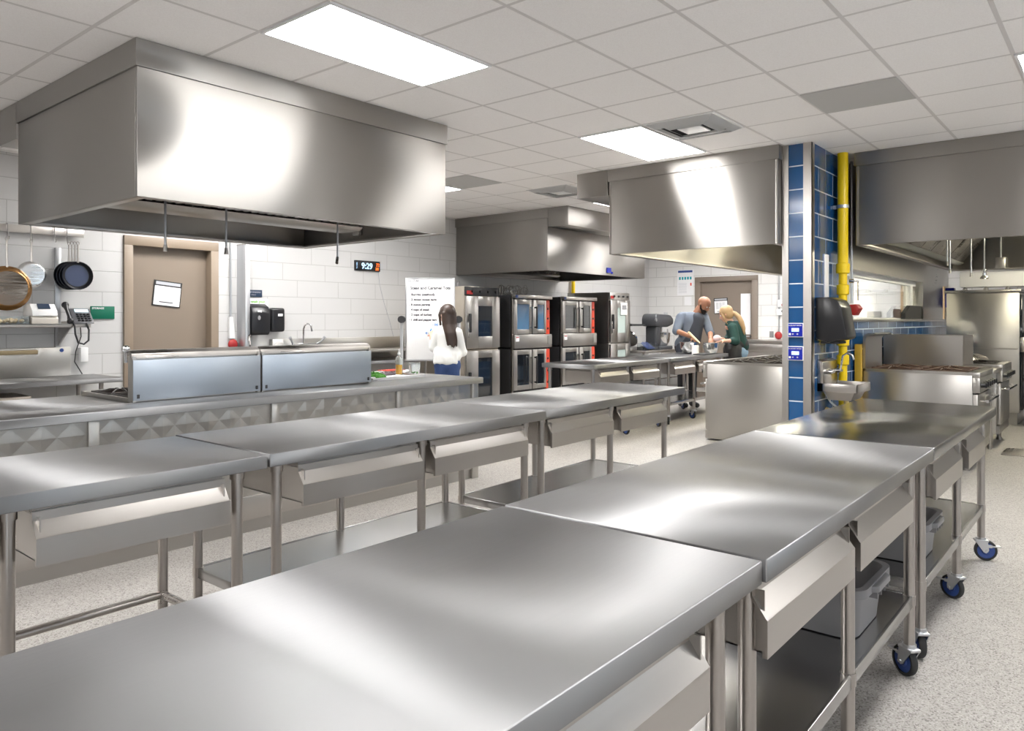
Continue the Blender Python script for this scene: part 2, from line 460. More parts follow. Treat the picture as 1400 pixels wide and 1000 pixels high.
# back wall with the first door opening
def wall_y(name, y0, y1, xa, xb, holes, mat, z1=CEIL):
    m = MB(); x = xa
    for hx0, hx1, hz in holes:
        m.box(x, hx0, y0, y1, 0, z1); m.box(hx0, hx1, y0, y1, hz, z1); x = hx1
    m.box(x, xb, y0, y1, 0, z1)
    return struct(m.build(name, mat))
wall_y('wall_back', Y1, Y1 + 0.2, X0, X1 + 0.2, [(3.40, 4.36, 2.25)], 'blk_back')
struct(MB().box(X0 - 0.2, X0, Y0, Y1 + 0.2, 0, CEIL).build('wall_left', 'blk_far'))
# unseen windows added behind the camera for daylight fill, hinted at by bluish reflections
ADDED_WIN = [(-2.6, -1.2), (3.0, 4.0), (6.2, 7.2)]
m = MB(); x = X0 - .2
for a, b in ADDED_WIN:
    m.box(x, a, Y0 - .2, Y0, 0, CEIL); m.box(a, b, Y0 - .2, Y0, 0, .95); m.box(a, b, Y0 - .2, Y0, 2.35, CEIL); x = b
m.box(x, X1 + .2, Y0 - .2, Y0, 0, CEIL)
struct(m.build('wall_front', 'blk_back'))
M['daylight'] = emis('glowing pane of added window', (0.75, 0.88, 1.0), 1.5)  # emissive panes of the added windows, a soft bluish fill
for k, (a, b) in enumerate(ADDED_WIN):
    wn = thing('window_%d' % (k + 2), None, None, ((a + b) / 2, Y0 - .1, .95)); wn['kind'] = 'structure'
    m = MB()
    for q in (a, (a + b) / 2 - .03, b - .06): m.box(q, q + .06, Y0 - .13, Y0 - .07, .95, 2.35)
    m.box(a, b, Y0 - .13, Y0 - .07, .95, 1.01); m.box(a, b, Y0 - .13, Y0 - .07, 2.29, 2.35)
    m.build('window_frame', 'white', wn)
    MB().box(a + .06, b - .06, Y0 - .11, Y0 - .10, 1.01, 2.29).build('window_glass', 'daylight', wn)
m = MB()
m.box(X1, X1 + 0.2, Y0, 5.66, 0, CEIL); m.box(X1, X1 + 0.2, 5.66, 6.93, 2.25, CEIL); m.box(X1, X1 + 0.2, 6.93, Y1, 0, CEIL)
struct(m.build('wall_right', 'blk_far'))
# partition behind the two range lines: blue tiled stub at the near end, low tiled wall with a window strip beyond
PY0, PY1 = 2.14, 2.39
struct(MB().box(6.725, 7.5, PY0, PY1, 0, CEIL).build('wall_partition_end', 'tileX'))
struct(MB().box(6.715, 6.7255, PY0 + 0.07, PY1 - 0.05, 0, CEIL).build('wall_partition_tile', 'tileY'))
struct(MB().box(7.5, 13.2, PY0, PY1, 0, 1.395).build('wall_partition_low', 'tileX'))
struct(MB().box(7.5, 13.2, PY0, PY1, 1.93, CEIL).build('wall_partition_high', 'wallsteel'))
struct(MB().box(11.35, 12.75, PY0, PY1, 1.425, 1.93).build('wall_partition_pier', 'wallsteel'))
struct(MB().box(7.5, 12.8, PY0 - 0.03, PY1 + 0.03, 1.395, 1.425, 0.004).build('trim_1', 'edge'))
# stainless corner guards of the stub
t = MB(); t.box(6.705, 6.715, PY0 - 0.006, PY0 + 0.07, 0, CEIL); t.box(6.705, 6.775, PY0 - 0.006, PY0, 0, CEIL)
struct(t.build('trim_2', 'pan'))
t = MB(); t.box(6.705, 6.715, PY1 - 0.05, PY1 + 0.006, 0, CEIL)
struct(t.build('trim_3', 'pan'))
# window strip: white frame and glass
wf = thing('window_1', None, None, (9.4, PY0 + 0.12, 1.425)); wf['kind'] = 'structure'
m = MB()
m.box(7.5, 11.35, PY0 + 0.09, PY0 + 0.15, 1.87, 1.93); m.box(7.5, 11.35, PY0 + 0.09, PY0 + 0.15, 1.425, 1.44)
for x in (7.5, 8.22, 11.02): m.box(x, x + 0.14, PY0 + 0.09, PY0 + 0.15, 1.44, 1.87)
m.build('window_frame', 'white', wf)
m = MB()
m.box(7.64, 8.22, PY0 + 0.118, PY0 + 0.122, 1.44, 1.87); m.box(8.36, 11.02, PY0 + 0.118, PY0 + 0.122, 1.44, 1.87); m.box(11.16, 11.35, PY0 + 0.118, PY0 + 0.122, 1.44, 1.87)
m.build('window_glass', 'glass', wf)
# doors
d1 = thing('door_1', None, None, (3.88, Y1 + 0.1, 0)); d1['kind'] = 'structure'
m = MB()
m.box(3.36, 3.45, Y1 - 0.03, Y1 + 0.2, 0, 2.20, 0.003); m.box(4.31, 4.40, Y1 - 0.03, Y1 + 0.2, 0, 2.20, 0.003); m.box(3.36, 4.40, Y1 - 0.03, Y1 + 0.2, 2.20, 2.30, 0.003)
m.build('door_frame', 'frame', d1)
MB().box(3.45, 4.31, Y1 + 0.09, Y1 + 0.135, 0.01, 2.20).build('door_leaf', 'door', d1)
m = MB(); m.cyl((3.54, Y1 + 0.09, 1.0), (3.54, Y1 + 0.03, 1.0), 0.014); m.cyl((3.54, Y1 + 0.035, 1.0), (3.66, Y1 + 0.035, 1.0), 0.011)
m.build('door_handle', 'zinc', d1)
d2 = thing('door_2', None, None, (X1 + 0.1, 6.28, 0)); d2['kind'] = 'structure'
m = MB()
m.box(X1 - 0.03, X1 + 0.2, 5.62, 5.74, 0, 2.20, 0.003); m.box(X1 - 0.03, X1 + 0.2, 6.84, 6.96, 0, 2.20, 0.003); m.box(X1 - 0.03, X1 + 0.2, 5.62, 6.96, 2.20, 2.30, 0.003)
m.build('door_frame', 'doorD', d2)
m = MB(); m.box(X1 + 0.07, X1 + 0.115, 5.74, 6.84, 0.01, 2.20)
m.build('door_leaf', 'doorD', d2)
MB().box(X1 + 0.06, X1 + 0.072, 5.80, 6.0, 1.12, 1.94).build('door_lite', M['paper'], d2)
m = MB(); m.cyl((X1 + 0.07, 5.80, 1.08), (X1 + 0.01, 5.80, 1.08), 0.014); m.cyl((X1 + 0.015, 5.80, 1.08), (X1 + 0.015, 5.95, 1.08), 0.011)
m.build('door_handle', 'zinc', d2)
d3 = thing('door_3', None, None, (X1 - 0.02, 2.85, 0)); d3['kind'] = 'structure'
MB().box(X1 - 0.05, X1 - 0.002, 2.45, 3.01, 0.01, 1.99).build('door_leaf', 'wood', d3)
m = MB(); m.box(X1 - 0.06, X1 - 0.002, 3.01, 3.06, 0, 2.04); m.box(X1 - 0.06, X1 - 0.002, 2.38, 2.45, 0, 2.04); m.box(X1 - 0.06, X1 - 0.002, 2.38, 3.06, 1.99, 2.04)
m.build('door_frame', 'woodl', d3)

# ------------------------------------------------------------------ ceiling lights and grilles
def ceiling_light(x, y, label, nx=2, ny=1):
    w, d = GPX * nx, GPY * ny
    t = thing('ceiling_light', label, 'ceiling light', (x + w / 2, y + d / 2, CEIL - 0.02), 0, 'recessed ceiling lights')
    m = MB(); b = 0.02; z0, z1 = CEIL - 0.012, CEIL
    m.box(x + .004, x + w - .004, y + .004, y + b, z0, z1); m.box(x + .004, x + w - .004, y + d - b, y + d - .004, z0, z1)
    m.box(x + .004, x + b, y + b, y + d - b, z0, z1); m.box(x + w - b, x + w - .004, y + b, y + d - b, z0, z1)
    m.build('light_frame', 'white', t)
    MB().box(x + b, x + w - b, y + b, y + d - b, CEIL - 0.008, CEIL).build('diffuser', 'lamp', t)
    return t
LX = [GX + GPX * 5 * k for k in (-1, 0, 1, 2, 3)]
LY = [GY + GPY * 5 * k for k in (-2, -1, 0, 1)]
ceiling_light(LX[1], LY[2], 'long lit panel nearest the camera, above the middle tables')
ceiling_light(LX[2], LY[2], 'lit panel beside the square air diffuser')
ceiling_light(LX[2], LY[3], 'small sliver of lit panel just right of the big left hood')
ceiling_light(LX[2], LY[1], 'lit panel cut off by the right edge of the photo')
for x, y in ((GX + 2 * GPX, GY + 6 * GPY), (GX - 8 * GPX, GY + 3 * GPY), (GX - 5 * GPX, GY + 3 * GPY), (GX + 10 * GPX, GY + 3 * GPY), (GX + 14 * GPX, GY + 3 * GPY), (LX[0], LY[2]), (LX[0], LY[1]), (LX[1], LY[1]), (LX[0], LY[0]), (LX[3], LY[0]), (LX[4] + 0.3, LY[3])):  # unseen panels: some continue the light grid, others added to brighten dim areas
    ceiling_light(x, y, 'unseen lit ceiling panel')
ceiling_light(LX[4] + 1.2, LY[2] + 0.6, 'unseen lit ceiling panel')  # added panel off the light grid, brightens the far room

def diffuser(x, y, label):
    t = thing('air_diffuser', label, 'air vent', (x + GPX / 2, y + GPY / 2, CEIL - 0.03), 0, 'square ceiling air diffusers')
    cx, cy = x + GPX / 2, y + GPY / 2
    MB().box(x + .01, x + GPX - .01, y + .01, y + GPY - .01, CEIL - 0.006, CEIL).build('back_plate', 'white', t)
    MB().box(cx - .235, cx + .235, cy - .235, cy + .235, CEIL - 0.0085, CEIL - 0.006).build('throat', 'blackm', t)
    def pyr(s0, s1, z0, z1):
        m = MB(); b = m.bm
        A = [b.verts.new((cx + s0 * a, cy + s0 * c, z0)) for a, c in ((-1, -1), (1, -1), (1, 1), (-1, 1))]
        B = [b.verts.new((cx + s1 * a, cy + s1 * c, z1)) for a, c in ((-1, -1), (1, -1), (1, 1), (-1, 1))]
        for k in range(4): b.faces.new((A[k], A[(k + 1) % 4], B[(k + 1) % 4], B[k]))
        bmesh.ops.solidify(b, geom=list(b.faces), thickness=0.003)
        return m
    pyr(.285, .225, CEIL - .008, CEIL - .04).build('louvre_ring', 'white', t)
    pyr(.20, .145, CEIL - .010, CEIL - .042).build('louvre_ring', 'white', t)
    MB().box(cx - .1, cx + .1, cy - .1, cy + .1, CEIL - 0.036, CEIL - 0.026, 0.004).build('centre_plate', 'white', t)
diffuser(GX + 5 * GPX, GY - 1 * GPY, 'square white louvred diffuser next to the second lit panel')
diffuser(7.0, 4.98, 'louvred diffuser partly behind the corner of the centre hood')
def grille(x, y, label):
    m = MB().box(x + .006, x + GPX - .006, y + .006, y + GPY - .006, CEIL - 0.006, CEIL)
    tag(m.build('return_grille', 'ventg'), label, 'air vent', 'grey return grilles')
grille(GX + 5 * GPX, GY - 3 * GPY, 'grey perforated ceiling panel in front of the blue tiled stub wall')
grille(GX + 6 * GPX, GY + 4 * GPY, 'grey perforated ceiling panel just right of the big left hood')

# ------------------------------------------------------------------ hoods
def hood(name_label, x0, x1, y0, y1, z0, skirt, plenum, lamps=(), inner='hoodin', group='stainless exhaust hoods', bank='centre'):
    """canopy open below: four sheet sides, ceiling skirt, slanted filter banks inside. plenum: (x0,x1,y0,y1,z)"""
    t = thing('exhaust_hood', name_label, 'exhaust hood', ((x0 + x1) / 2, (y0 + y1) / 2, z0), 0, group)
    th = 0.025; zt = skirt
    e = 0.012
    m = MB(); m.box(x0, x1, y0, y0 + th, z0, zt, 0.003); m.build('front_panel', 'hoodX', t)
    m = MB(); m.box(x0, x1, y1 - th, y1, z0, zt, 0.003); m.build('back_panel', 'hoodX', t)
    m = MB(); m.box(x0, x0 + th, y0 + th, y1 - th, z0, zt, 0.003); m.build('side_panel', 'hoodX', t)
    m = MB(); m.box(x1 - th, x1, y0 + th, y1 - th, z0, zt, 0.003); m.build('side_panel', 'hoodX', t)
    # dark lining visible from below, gutter lip and roof
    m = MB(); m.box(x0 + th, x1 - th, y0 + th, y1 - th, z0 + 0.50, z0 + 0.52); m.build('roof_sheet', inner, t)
    m = MB()
    for a in ((x0 + th, x1 - th, y0 + th, y0 + th + .05), (x0 + th, x1 - th, y1 - th - .05, y1 - th), (x0 + th, x0 + th + .05, y0 + th + .05, y1 - th - .05), (x1 - th - .05, x1 - th, y0 + th + .05, y1 - th - .05)):
        m.box(*a, z0 + 0.004, z0 + 0.018)
    m.build('gutter', 'pan', t)
    m = MB(); s = 0.012
    m.box(x0 - s, x1 + s, y0 - s, y1 + s, zt, CEIL - 0.002, 0.002)
    m.build('ceiling_skirt', 'hoodX', t)
    # filter bank: inverted V of baffle filters along X
    yc = {'centre': (y0 + y1) / 2, 'low': y0 + th, 'high': y1 - th}[bank]
    n = max(3, int((x1 - x0 - 0.5) / 0.5)); L = (x1 - x0 - 0.5) / n
    for i in range(n):
        xa = x0 + 0.25 + i * L
        for sgn in {'centre': (-1, 1), 'low': (1,), 'high': (-1,)}[bank]:
            m = MB(); P4 = [(yc + sgn * 0.13, z0 + 0.13), (yc + sgn * 0.15, z0 + 0.12), (yc + sgn * 0.45, z0 + 0.47), (yc + sgn * 0.43, z0 + 0.48)]
            m.prism(P4, 'X', xa + .01, xa + L - .01)
            k = 9
            for j in range(k):
                u = xa + 0.02 + (L - 0.04) * j / k
                m.prism([(yc + sgn * 0.145, z0 + 0.115), (yc + sgn * 0.16, z0 + 0.11), (yc + sgn * 0.455, z0 + 0.455), (yc + sgn * 0.45, z0 + 0.47)], 'X', u, u + (L - .04) / k * .6)
            m.build('baffle_filter', 'rough', t)
    ya, yb_ = {'centre': (yc - .17, yc + .17), 'low': (yc + .01, yc + .17), 'high': (yc - .17, yc - .01)}[bank]
    m = MB(); m.prism([(ya, z0 + 0.10), (yb_, z0 + 0.10), (yb_ - .05, z0 + 0.07), (ya + .05, z0 + 0.07)], 'X', x0 + 0.2, x1 - 0.2)
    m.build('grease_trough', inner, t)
    if plenum:
        m = MB(); m.box(*plenum[:4], plenum[4], CEIL - 0.002, 0.003); m.build('supply_plenum', 'hoodX', t)
    for lx, ly in lamps:
        m = MB(); m.box(lx - 0.5, lx + 0.5, ly - 0.07, ly + 0.07, z0 + 0.46, z0 + 0.498, 0.01); m.build('hood_lamp', M['hoodlamp'], t)
    return t
M['hoodlit'] = steel('hood interior steel tinted with lamplight', (0.55, 0.56, 0.48), rough=0.3, aniso=0.4, grain='X', wave=0.006)  # greenish lamplight inside the lit hoods is put into this steel colour
M['hoodlamp'] = emis('hood lamp lens', (1.0, 0.93, 0.72), 13.0)
H1 = hood('large island hood hanging over the left cooking island', 1.84, 4.26, 4.23, 6.15, 2.105, 2.83, (1.828, 4.272, 6.15, 6.52, 2.72))
H2 = hood('wall hood above the row of stacked ovens', 8.33, 11.05, 6.26, 8.04, 2.11, 2.85, (8.318, 11.06, 5.90, 6.245, 2.72), bank='high')
H3 = hood('centre hood ending against the blue tiled stub wall', 6.62, 11.9, 2.402, 4.17, 2.10, 2.86, (6.608, 11.9, 4.185, 4.57, 2.72), lamps=((7.6, 3.2), (9.4, 3.2), (11.0, 3.2)), bank='low', inner='hoodlit')
H4 = hood('right hood beyond the yellow gas pipe, cut off by the photo edge', 7.42, 12.3, -0.7, 1.96, 2.115, 2.86, None, lamps=((9.0, 0.6), (11.0, 0.6)), bank='high', inner='hoodlit')
# small steel junction boxes and rods under the hoods (fire suppression drops)
def drop(x, y, z0, z1, par, kind=0):
    m = MB(); m.cyl((x, y, z0 + .03), (x, y, z1), 0.008, 10); p = m.build('suppression_pipe', 'gal', par)
    m = MB()
    if kind == 0:
        m.cyl((x, y, z0), (x, y, z0 + .045), 0.015, 12, 0.011)
    elif kind == 1:
        m.cyl((x, y, z0 + .05), (x - .03, y - .03, z0), 0.012, 12)
    else:
        m.lathe([(0.0, 0.0), (0.045, 0.0), (0.04, 0.02), (0.018, 0.04), (0.02, 0.07), (0.0, 0.08)], (x, y, z0 - .03), 16); m.sph((x + .02, y, z0 + .07), .02)
    m.build('nozzle_tip', 'chrome' if kind == 2 else 'rough', p)
drop(2.36, 5.0, 1.88, 2.6, H1)
drop(2.80, 5.0, 1.89, 2.6, H1)
drop(3.78, 5.0, 1.88, 2.6, H1, 1)
drop(9.0, 1.47, 1.99, 2.6, H4)
drop(9.35, 1.5, 1.93, 2.6, H4)
drop(9.7, 1.35, 1.90, 2.6, H4)
drop(10.3, 1.30, 1.93, 2.6, H4, 2)
MB().cyl((12.24, 1.35, 2.2), (12.24, 1.35, 2.6), 0.012, 10).build('conduit', 'gal', H4)
MB().box(12.2, 12.272, 1.29, 1.41, 2.13, 2.28, 0.004).build('junction_box', 'pan', H4)
MB().box(4.20, 4.232, 5.25, 5.34, 2.17, 2.28, 0.004).build('junction_box', 'pan', H1)
MB().box(9.86, 9.98, 6.248, 6.262, 2.15, 2.23).build('blue_badge', 'bluep', H2)
MB().box(9.99, 10.03, 6.248, 6.262, 2.14, 2.17).build('blue_badge', 'bluep', H2)
# ------------------------------------------------------------------ work tables
TABLE_H = 0.90
def drawer(par, x0, x1, yf, zt=0.825):
    """pull-out pan drawer under the top, front at local y = yf facing -y"""
    m = MB()
    d = 0.50; zb = zt - 0.155
    # pan body: sides, bottom, back
    m.box(x0 + .012, x0 + .017, yf + .012, yf + d, zb, zt - .015); m.box(x1 - .017, x1 - .012, yf + .012, yf + d, zb, zt - .015)
    m.box(x0 + .012, x1 - .012, yf + .012, yf + d, zb, zb + .004); m.box(x0 + .012, x1 - .012, yf + d - .005, yf + d, zb, zt - .015)
    dr = m.build('drawer', 'pan', par, world=False)
    m = MB()
    m.prism([(yf + .035, zt), (yf + .035, zt - .028), (yf + .004, zt - .072), (yf, zt - .076), (yf, zb - .006), (yf + .012, zb - .006), (yf + .012, zt - .07), (yf + .043, zt - .026), (yf + .043, zt)], 'X', x0, x1)
    m.build('drawer_front', 'pan', dr, world=False, ang=20)
    m = MB(); m.box(x0 + .004, x1 - .004, yf + .045, yf + d, zt - .010, zt + .012)
    m.build('drawer_track', 'rough', par, world=False)
def caster(par, x, y, z, ang=0.0, brake=True, r=0.060):
    """swivel caster: plate stem, fork, rubber tyre with blue hub; z = underside of the leg"""
    R_ = Matrix.Translation((x, y, 0)) @ Matrix.Rotation(ang, 4, 'Z')
    m = MB()
    m.cyl((0, 0, z), (0, 0, z - .012), .026, 20); m.box(-.036, .036, -.024, .024, z - .024, z - .012, .003)
    for s in (-1, 1):
        m.prism([(-.034, z - .02), (.03, z - .02), (.036, r + .004), (.022, r - .014), (.008, r - .008)], 'Y', s * .022 - .002, s * .022 + .002)
    m.cyl((.024, -.03, r), (.024, .03, r), .007, 10)
    if brake:
        m.box(.05, .10, -.018, .018, r + .022, r + .030, .002); m.box(.03, .055, -.02, .02, r + .018, r + .034, .003)
    f = m.xf(R_).build('caster_fork', 'zinc', par, world=False)
    m = MB(); rot = Matrix.Rotation(PI / 2, 4, 'X')
    m.lathe([(r - .013, -.014), (r - .004, -.014), (r, -.008), (r, .008), (r - .004, .014), (r - .013, .014)], (.024, 0, r), 28, rot)
    m.xf(R_).build('tyre', 'rubber', f, world=False)
    m = MB(); m.lathe([(0, -.012), (.02, -.015), (.024, -.010), (r - .013, -.009), (r - .013, .009), (.024, .010), (.02, .015), (0, .012)], (.024, 0, r), 28, rot)
    m.xf(R_).build('wheel_hub', 'cblue', f, world=False)
def work_table(loc, rz, L, D, label, legs=(.07, .86, 1.66), drawers=((.16, .82), (.90, 1.62)), shelf=0.30, casters=None, top='top', group='stainless work tables', legy=(.06, None), H=TABLE_H, shelf_x=None, box_legs=False):
    t = thing('work_table', label, 'work table', loc, rz, group)
    m = MB(); m.box(0, L, 0, D, H - .052, H, .004, 3); m.build('table_top', M[top], t, world=False, ang=20)
    zb = 0.135 if casters else 0.03
    y1 = D - .07
    for yy in (.065, y1):
        for lx in legs:
            m = MB(); m.cyl((lx, yy, zb), (lx, yy, H - .052), .0205, 20); m.cyl((lx, yy, H - .085), (lx, yy, H - .052), .026, 20)
            if shelf: m.cyl((lx, yy, shelf - .04), (lx, yy, shelf - .0), .0235, 20)
            lg = m.build('leg', 'leg', t, world=False)
            if not casters:
                m = MB(); m.lathe([(0, 0), (.013, 0), (.020, .012), (.024, .035), (.0, .036)], (lx, yy, 0), 16)
                m.build('foot', 'rough', lg, world=False)
            else:
                if casters:
                    a = random.uniform(0, 6.28) if not isinstance(casters, dict) else casters.get(legs.index(lx), 0.4)
                    caster(lg, lx, yy, zb, a, True)
    if shelf:
        m = MB(); m.box(legs[0] + .002, legs[-1] - .002, .062, y1 + .003, shelf - .014, shelf - .003)
        m.box(legs[0] - .01, legs[-1] + .01, .05, .062, shelf - .045, shelf, .002); m.box(legs[0] - .01, legs[-1] + .01, y1 + .003, y1 + .015, shelf - .045, shelf, .002)
        m.box(legs[0] - .01, legs[0] + .002, .05, y1 + .015, shelf - .045, shelf, .002); m.box(legs[-1] - .002, legs[-1] + .01, .05, y1 + .015, shelf - .045, shelf, .002)
        m.build('undershelf', 'shelf', t, world=False)
    else:
        m = MB(); z = .235
        m.cyl((legs[0], y1, z), (legs[-1], y1, z), .017, 14)
        for lx in (legs[0], legs[-1]): m.cyl((lx, .065, z), (lx, y1, z), .017, 14)
        m.build('cross_rail', 'leg', t, world=False)
    for a, b in drawers: drawer(t, a, b, .012, H - .072)
    return t
# front row
work_table((-0.26, 0.605, 0), 0, 1.835, .735, 'foreground worktable closest to the camera, lower left', legs=(.1, .95, 1.74), drawers=((.18, .90), (1.0, 1.60)), casters={0: .5, 1: .5, 2: 2.3}, shelf=.33)
F2 = work_table((1.588, 0.60, 0), 0, 1.80, .745, 'rolling worktable holding the nearer grey bus tub', legs=(.05, .84, 1.68), drawers=((.035, .72), (.78, 1.49)), casters={0: .5, 1: 1.2, 2: .9}, shelf=.33)
F3 = work_table((3.40, 0.60, 0), 0, 1.84, .745, 'rolling worktable at the far end of the front row, glossy top', legs=(.07, .93, 1.74), drawers=((.10, .75), (.93, 1.50)), casters={0: .6, 1: 1.1, 2: -1.2}, shelf=.33, top='topgloss')
# middle row
work_table((-0.25, 2.535, 0), 0, 1.84, .735, 'middle row worktable at the left edge, open pipe frame without shelf', legs=(.1, 1.0, 1.75), drawers=((.20, .92), (1.06, 1.69)), shelf=None)
work_table((1.605, 2.545, 0), 0, 1.77, .76, 'middle row worktable with two drawers, second from the left', legs=(.07, .86, 1.65), drawers=((.16, .82), (.90, 1.62)), shelf=.30)
work_table((3.39, 2.575, 0), math.radians(1.2), 1.84, .76, 'middle row worktable at its far right end', legs=(.06, .84, 1.62), drawers=((.10, .80), (.90, 1.57)), shelf=.30)
# far row
work_table((7.08, 4.66, 0), math.radians(1.0), 1.83, .74, 'far worktable in front of the ovens, its open end nearest', legs=(.07, .86, 1.70), drawers=((.16, .82), (.92, 1.60)), casters={0: .5, 1: 1.2, 2: .9}, shelf=None)
work_table((8.97, 4.692, 0), math.radians(1.0), 1.95, .74, 'far worktable the man and the blonde girl are working at', legs=(.07, .86, 1.80), drawers=((.16, .80), (.92, 1.60)), casters={0: .5, 1: 1.2, 2: .9}, shelf=.30)
for tb, sx in ((F2, 0), (F3, 0)): pass

# bus tubs
def bus_tub(loc, label, rz=0):
    t = thing('bus_tub', label, 'bus tub', loc, rz, 'grey bus tubs under the front row')
    hx, hy, h = .19, .265, .178
    def ring(hx, hy, z, r=.06, n=5):
        out = []
        for cx, cy, a0 in ((hx - r, hy - r, 0), (-hx + r, hy - r, PI / 2), (-hx + r, -hy + r, PI), (hx - r, -hy + r, 1.5 * PI)):
            for k in range(n + 1):
                a = a0 + PI / 2 * k / n; out.append((cx + r * math.cos(a), cy + r * math.sin(a), z))
        return out
    m = MB(); b = m.bm
    prof = [(hx - .03, hy - .03, .006), (hx - .028, hy - .028, 0), (hx - .02, hy - .02, 0), (hx - .006, hy - .006, h - .03), (hx + .016, hy + .016, h - .03), (hx + .016, hy + .016, h), (hx - .004, hy - .004, h), (hx - .010, hy - .010, h - .02), (hx - .024, hy - .024, .006)]
    R_ = [[b.verts.new(c) for c in ring(a, c_, z)] for a, c_, z in prof]
    n = len(R_[0])
    for A, B in zip(R_, R_[1:]):
        for k in range(n): b.faces.new((A[k], A[(k + 1) % n], B[(k + 1) % n], B[k]))
    b.faces.new(R_[1]); b.faces.new(R_[-1][::-1])
    bmesh.ops.recalc_face_normals(b, faces=b.faces)
    m.build('tub_body', 'bin', t, world=False, ang=50)
    for s in (-1, 1):
        m = MB(); m.prism([(-.10, s * (hy + .014)), (-.075, s * (hy + .036)), (.075, s * (hy + .036)), (.10, s * (hy + .014))], 'Z', h - .028, h - .006, .003)
        for q in (-.075, -.025, .025, .075): m.box(q - .003, q + .003, min(s * hy, s * (hy + .03)), max(s * hy, s * (hy + .03)), h - .05, h - .026)
        m.build('tub_handle', 'bin', t, world=False)
    return t
bus_tub((2.84, .955, .331), 'grey plastic bus tub on the shelf nearest the camera')
bus_tub((3.86, .955, .331), 'grey plastic bus tub on the shelf farther down the front row')

# ------------------------------------------------------------------ left cooking island
isl = thing('island_counter', 'long steel island counter with quilted front panels', 'counter', (2.8, 5.0, 0))
IX0, IX1, IY0, IY1 = 0.55, 4.97, 4.455, 5.54
m = MB()
m.box(IX0, IX1, IY0, 4.80, .848, .90, .006, 3)
m.box(IX0, 2.03, 4.80, IY1, .848, .90, .006, 3); m.box(3.98, IX1, 4.80, IY1, .848, .90, .006, 3)
m.build('counter_top', 'top', isl, ang=20)
m = MB()
m.box(IX0 + .03, 2.03, IY0 + .06, IY1 - .03, .0, .848); m.box(3.98, IX1 - .03, IY0 + .06, IY1 - .03, .0, .848); m.box(2.03, 3.98, IY0 + .06, 4.79, .0, .848)
m.build('cabinet_body', 'applianceY', isl)
m = MB(); m.box(IX0 + .03, IX1 - .03, IY0 + .045, IY0 + .06, .085, .24, .002)
m.build('kick_panel', 'pan', isl)
p_ = 0.150
xs = [0.58, 1.69, 2.85, 3.98, 4.86]
for xa, xb in zip(xs, xs[1:]):
    MB().box(xa - .001, xa + .055, IY0 + .036, IY0 + .06, .24, .848, .002).build('panel_post', 'quilt', isl)
    xa += .058; xb -= .004
    nx = max(2, round((xb - xa) / (p_ / 2))); nz = 8; sx = (xb - xa) / nx; z0, z1 = .245, .845; sz = (z1 - z0) / nz
    m = MB(); b = m.bm; V = {}
    for i in range(nx + 1):
        for j in range(nz + 1):
            hgt = 0.005 if (i + j) % 2 == 0 and 0 < i < nx and 0 < j < nz else 0
            V[i, j] = b.verts.new((xa + i * sx, IY0 + .058 - hgt, z0 + j * sz))
    for i in range(nx):
        for j in range(nz):
            a, c, d, e = V[i, j], V[i + 1, j], V[i + 1, j + 1], V[i, j + 1]
            if (i + j) % 2 == 0: b.faces.new((a, c, e)); b.faces.new((c, d, e))
            else: b.faces.new((a, c, d)); b.faces.new((a, d, e))
    bmesh.ops.recalc_face_normals(b, faces=b.faces)
    if b.faces[:][0].normal.y > 0: bmesh.ops.reverse_faces(b, faces=b.faces)
    m.build('quilted_panel', 'quilt', isl, ang=3)
MB().box(IX1 - .11, IX1 - .03, IY0 + .036, IY0 + .06, .0, .848, .002).build('panel_post', 'quilt', isl)

def grates(t, x0, x1, y0, y1, z, nx, ny, mat='dark'):
    sx, sy = (x1 - x0) / nx, (y1 - y0) / ny
    for i in range(nx):
        for j in range(ny):
            a, b_, c, d = x0 + i * sx + .01, x0 + (i + 1) * sx - .01, y0 + j * sy + .01, y0 + (j + 1) * sy - .01
            cx, cy = (a + b_) / 2, (c + d) / 2
            m = MB(); w_ = .008
            for q in (a, b_ - w_): m.box(q, q + w_, c, d, z, z + .022, .002)
            for q in (c, d - w_): m.box(a, b_, q, q + w_, z, z + .022, .002)
            for k in range(8):
                an = k * PI / 4; r0, r1 = .035, min(b_ - a, d - c) / 2 - .004
                m.tube([(cx + r0 * math.cos(an), cy + r0 * math.sin(an), z + .034), (cx + .07 * math.cos(an), cy + .07 * math.sin(an), z + .032), (cx + r1 * math.cos(an), cy + r1 * math.sin(an), z + .014)], .006, 6)
            g = m.build('grate', mat, t)
            m = MB(); m.lathe([(0, .022), (.03, .022), (.042, .014), (.045, 0), (0, 0)], (cx, cy, z - .012), 18)
            m.build('burner_head', 'rust', g)
